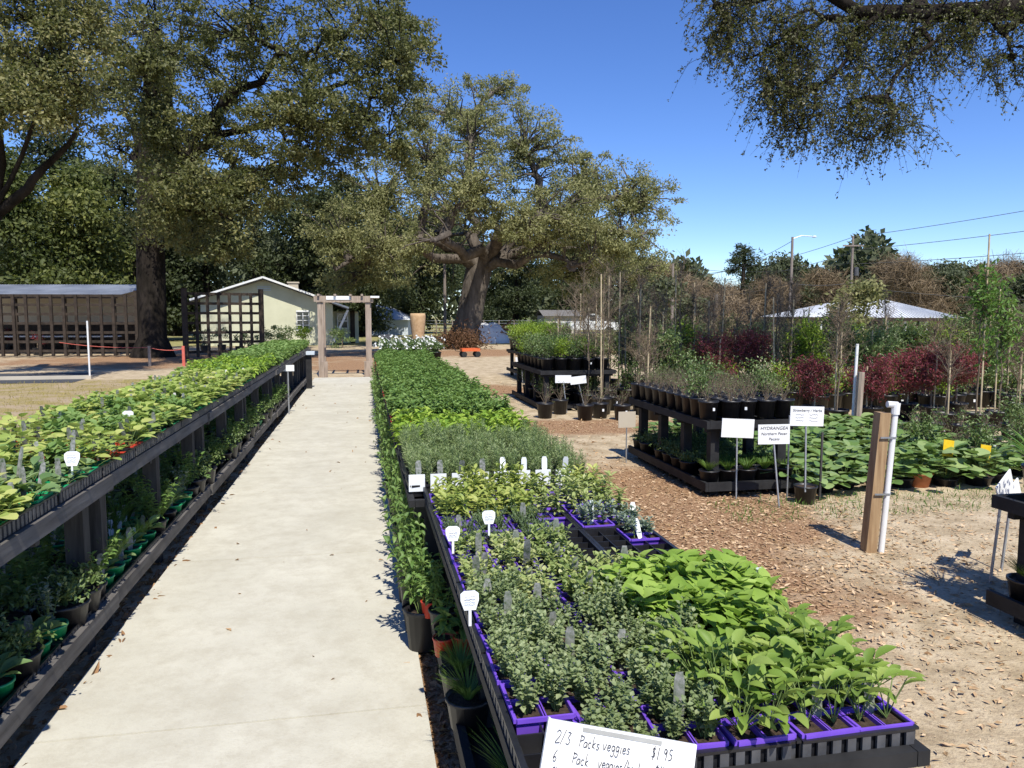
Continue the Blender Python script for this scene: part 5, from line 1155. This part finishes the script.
# rail fence and vehicles in the far field
t = thing('wire_fence', 'low grey wire fence across the far field', 'fence', (0, 0, 0)); A_, B_ = ad(420, 322, 66), ad(640, 320, 74); A_[2] = B_[2] = 0
for i in range(16):
    q = A_ + (B_ - A_) * i / 15; MB().box(q[0] - .05, q[0] + .05, q[1] - .05, q[1] + .05, 0, 1.2).build('post', 'pole_wood', t)
m_ = MB()
for z in (.3, .6, .9, 1.15): m_.bar(A_ + [0, 0, z], B_ + [0, 0, z], .03, .03)
m_.build('wire', 'galv', t)
def vehicle(c, rz, label, mat, L=5.2, H=1.75, van=False):
    t = thing('pickup_truck' if not van else 'parked_van', label, 'truck' if not van else 'van', c, rz); W = 1.85
    prof = [(-L / 2, .45), (L / 2, .45), (L / 2, .95), (L / 2 - .2, 1.05), (L / 2 - 1.3, 1.15), (L / 2 - 1.9, H), (0 if not van else -L / 2 + .1, H), (-.3 if not van else -L / 2, 1.15), (-L / 2, 1.1)]
    m_ = MB(); wpanel(m_, prof, W); m_.build('body', mat, t)
    g_ = MB(); g_.box(.15 if not van else -L / 2 + .4, L / 2 - 1.95, -W / 2 - .01, W / 2 + .01, 1.18, H - .1); g_.build('window', 'dark_glass', t)
    for x in (-L / 2 + .9, L / 2 - .9):
        for s_ in (-1, 1):
            an = np.linspace(0, 2 * math.pi, 15)[:-1]; P = np.stack([x + .36 * np.cos(an), np.full(14, s_ * (W / 2 - .05)), .36 + .36 * np.sin(an)], -1); w_ = MB()
            w_.add(np.r_[P + [0, -.11, 0], P + [0, .11, 0]], [(i, (i + 1) % 14, 14 + (i + 1) % 14, 14 + i) for i in range(14)]); w_.add(P + [0, -.11, 0], [tuple(range(14))]); w_.add(P + [0, .11, 0], [tuple(range(14))[::-1]]); w_.build('wheel', 'tyre', t)
c = ad(588, 328, 62); vehicle((c[0], c[1], 0), -.3, 'white pickup truck parked beyond the field', 'car_white')
c = ad(562, 328, 68); 
t = thing('building', 'low brown outbuilding left of the parked white truck', 'building', (c[0], c[1], 0)); MB().box(-1.6, 1.6, 0, 3, 0, 1.6).build('wall', 'far_wall', t); m_ = MB(); m_.add([(-1.8, -.3, 1.55), (1.8, -.3, 1.55), (1.8, 1.5, 2.1), (-1.8, 1.5, 2.1), (1.8, 3.3, 1.55), (-1.8, 3.3, 1.55)], [(0, 1, 2, 3), (3, 2, 4, 5)]); m_.build('roof', 'shingle', t)
# white roofed building
D_ = 52; c = ad(880, 315, D_); s = D_ / FPX; t = thing('building', 'long low building with a bright white metal hip roof', 'building', (c[0], c[1], 0), -YAW - .1)
def bx(px): return (px - 880) * s
def bz(py): return (315 - py) * s + EYE
MB().box(bx(815), bx(945), 0, 9, 0, bz(319)).build('wall', 'far_wall', t)
V = [(bx(800), -1, bz(317)), (bx(955), -1, bz(318)), (bx(962), 10, bz(317)), (bx(795), 10, bz(317)), (bx(862), 4, bz(299)), (bx(905), 4, bz(298.5))]
m_ = MB(); m_.add(V, [(0, 1, 5, 4), (2, 3, 4, 5)]).add([V[1], V[2], V[5]], [(0, 1, 2)]).add([V[3], V[0], V[4]], [(0, 1, 2)])
for k_ in range(46):
    f = k_ / 46; a_ = np.array(V[0]) * (1 - f) + np.array(V[1]) * f; u_ = max(0, min(1, (a_[0] - V[4][0]) / (V[5][0] - V[4][0]))); b_ = np.array(V[4]) * (1 - u_) + np.array(V[5]) * u_
    b_ = np.array([max(V[4][0], min(V[5][0], a_[0])), 4, V[4][2] + .02]); 
    m_.bar(a_ + [0, 0, .02], b_, .05, .05)
m_.build('roof', 'white_roof', t)
MB().box(bx(800), bx(955), -1.02, -.97, bz(321), bz(318.2)).build('fascia', 'dark_timber', t)
for k_ in range(7): x = bx(820 + k_ * 20); MB().box(x - .07, x + .07, -.8, -.66, 0, bz(321)).build('post', 'white_trim', t)
for x0, x1 in ((825, 838), (868, 880), (915, 928)): MB().box(bx(x0), bx(x1), -.04, .02, .6, 1.25).build('window', 'dark_glass', t)
# utility poles and wires
def upole(px, dep, top, label, arm=False, cross=False, r=.13, lean=0):
    c = ad(px, 315, dep); c[2] = 0; H = (315 - top) * dep / FPX + EYE; t = thing('utility_pole', label, 'utility pole', c, -YAW, 'utility poles')
    MB().tube([(0, 0, 0), (lean / 2, 0, H / 2), (lean, 0, H)], [r, r * .85, r * .7], 8).build('pole', 'pole_wood', t)
    if arm:
        MB().tube([(0, 0, H - .15), (.7, 0, H + .1), (1.5, 0, H + .05)], .035, 6).build('lamp_arm', 'galv', t); MB().lathe([(0, .12), (.12, .1), (.2, 0), (.12, -.05), (0, -.05)], (1.7, 0, H), 10).build('lamp_head', 'pale_siding', t)
    if cross:
        MB().box(-.9, .9, -.17, -.09, H - .9, H - .78).build('cross_arm', 'pole_wood', t); MB().lathe([(0, 0), (.2, 0), (.2, .7), (0, .75)], (.35, -.1, H - 3.4), 10).build('transformer', 'grey_plastic', t)
    return c, H
p1 = upole(790, 60, 238, 'utility pole with a street lamp left of the white roof', arm=True)
p2 = upole(850, 66, 237, 'utility pole above the white roof with a transformer', cross=True)
p3 = upole(672, 40, 264, 'pale pole right of the great oak crown', r=.09); p4 = upole(716, 60, 294, 'short dark pole under the tall pine', r=.16)
p5 = upole(686, 80, 275, 'thin distant pole beside the pale pole', r=.1); upole(445, 50, 258, 'pale pole just left of the great oak trunk', r=.12); p6 = upole(1150, 50, 180, 'pole outside the right border carrying the wires')
wr_ = MB()
def wire(a, b, sag=.02): wr_.tube(curve(a, b, -sag, 0, 14), .022, 4, cap=False)
P1, H1 = p1; P2, H2 = p2; P6, H6 = p6
E_ = [ad(1200, 178, 50), ad(1200, 206, 50), ad(1200, 236, 50)]
for k_, (dz, e) in enumerate(zip((.1, 1.2, 2.4), E_)): wire(P2 + [0, 0, H2 - dz], e, .01)
for dz, (px, py) in ((.1, (690, 275)), (1.4, (700, 281)), (2.3, (690, 268))): wire(P2 + [0, 0, H2 - dz], ad(px, py, 95), .02)
wire(P1 + [0, 0, H1 - .3], ad(700, 275, 90), .02); wire(P1 + [0, 0, H1 - 3.6], P2 + [0, 0, H2 - 4], .02); wire(P1 + [0, 0, H1 - 3.6], ad(690, 296, 70), .03); wire(P2 + [0, 0, H2 - 4.3], ad(1100, 300, 60), .02)
tag(wr_.build('power_lines', 'wire_dark'), 'thin dark overhead wires running to the two tall poles', 'power lines')
# left bench drip pipe seen low
dead = [o for o in bpy.data.objects if o.parent is None and o.type == 'EMPTY' and o.location[2] < -4]
names_ = set(o.name for o in dead)
dead += [o for o in bpy.data.objects if o.parent and o.parent.name in names_]
for o in dead: bpy.data.objects.remove(o)
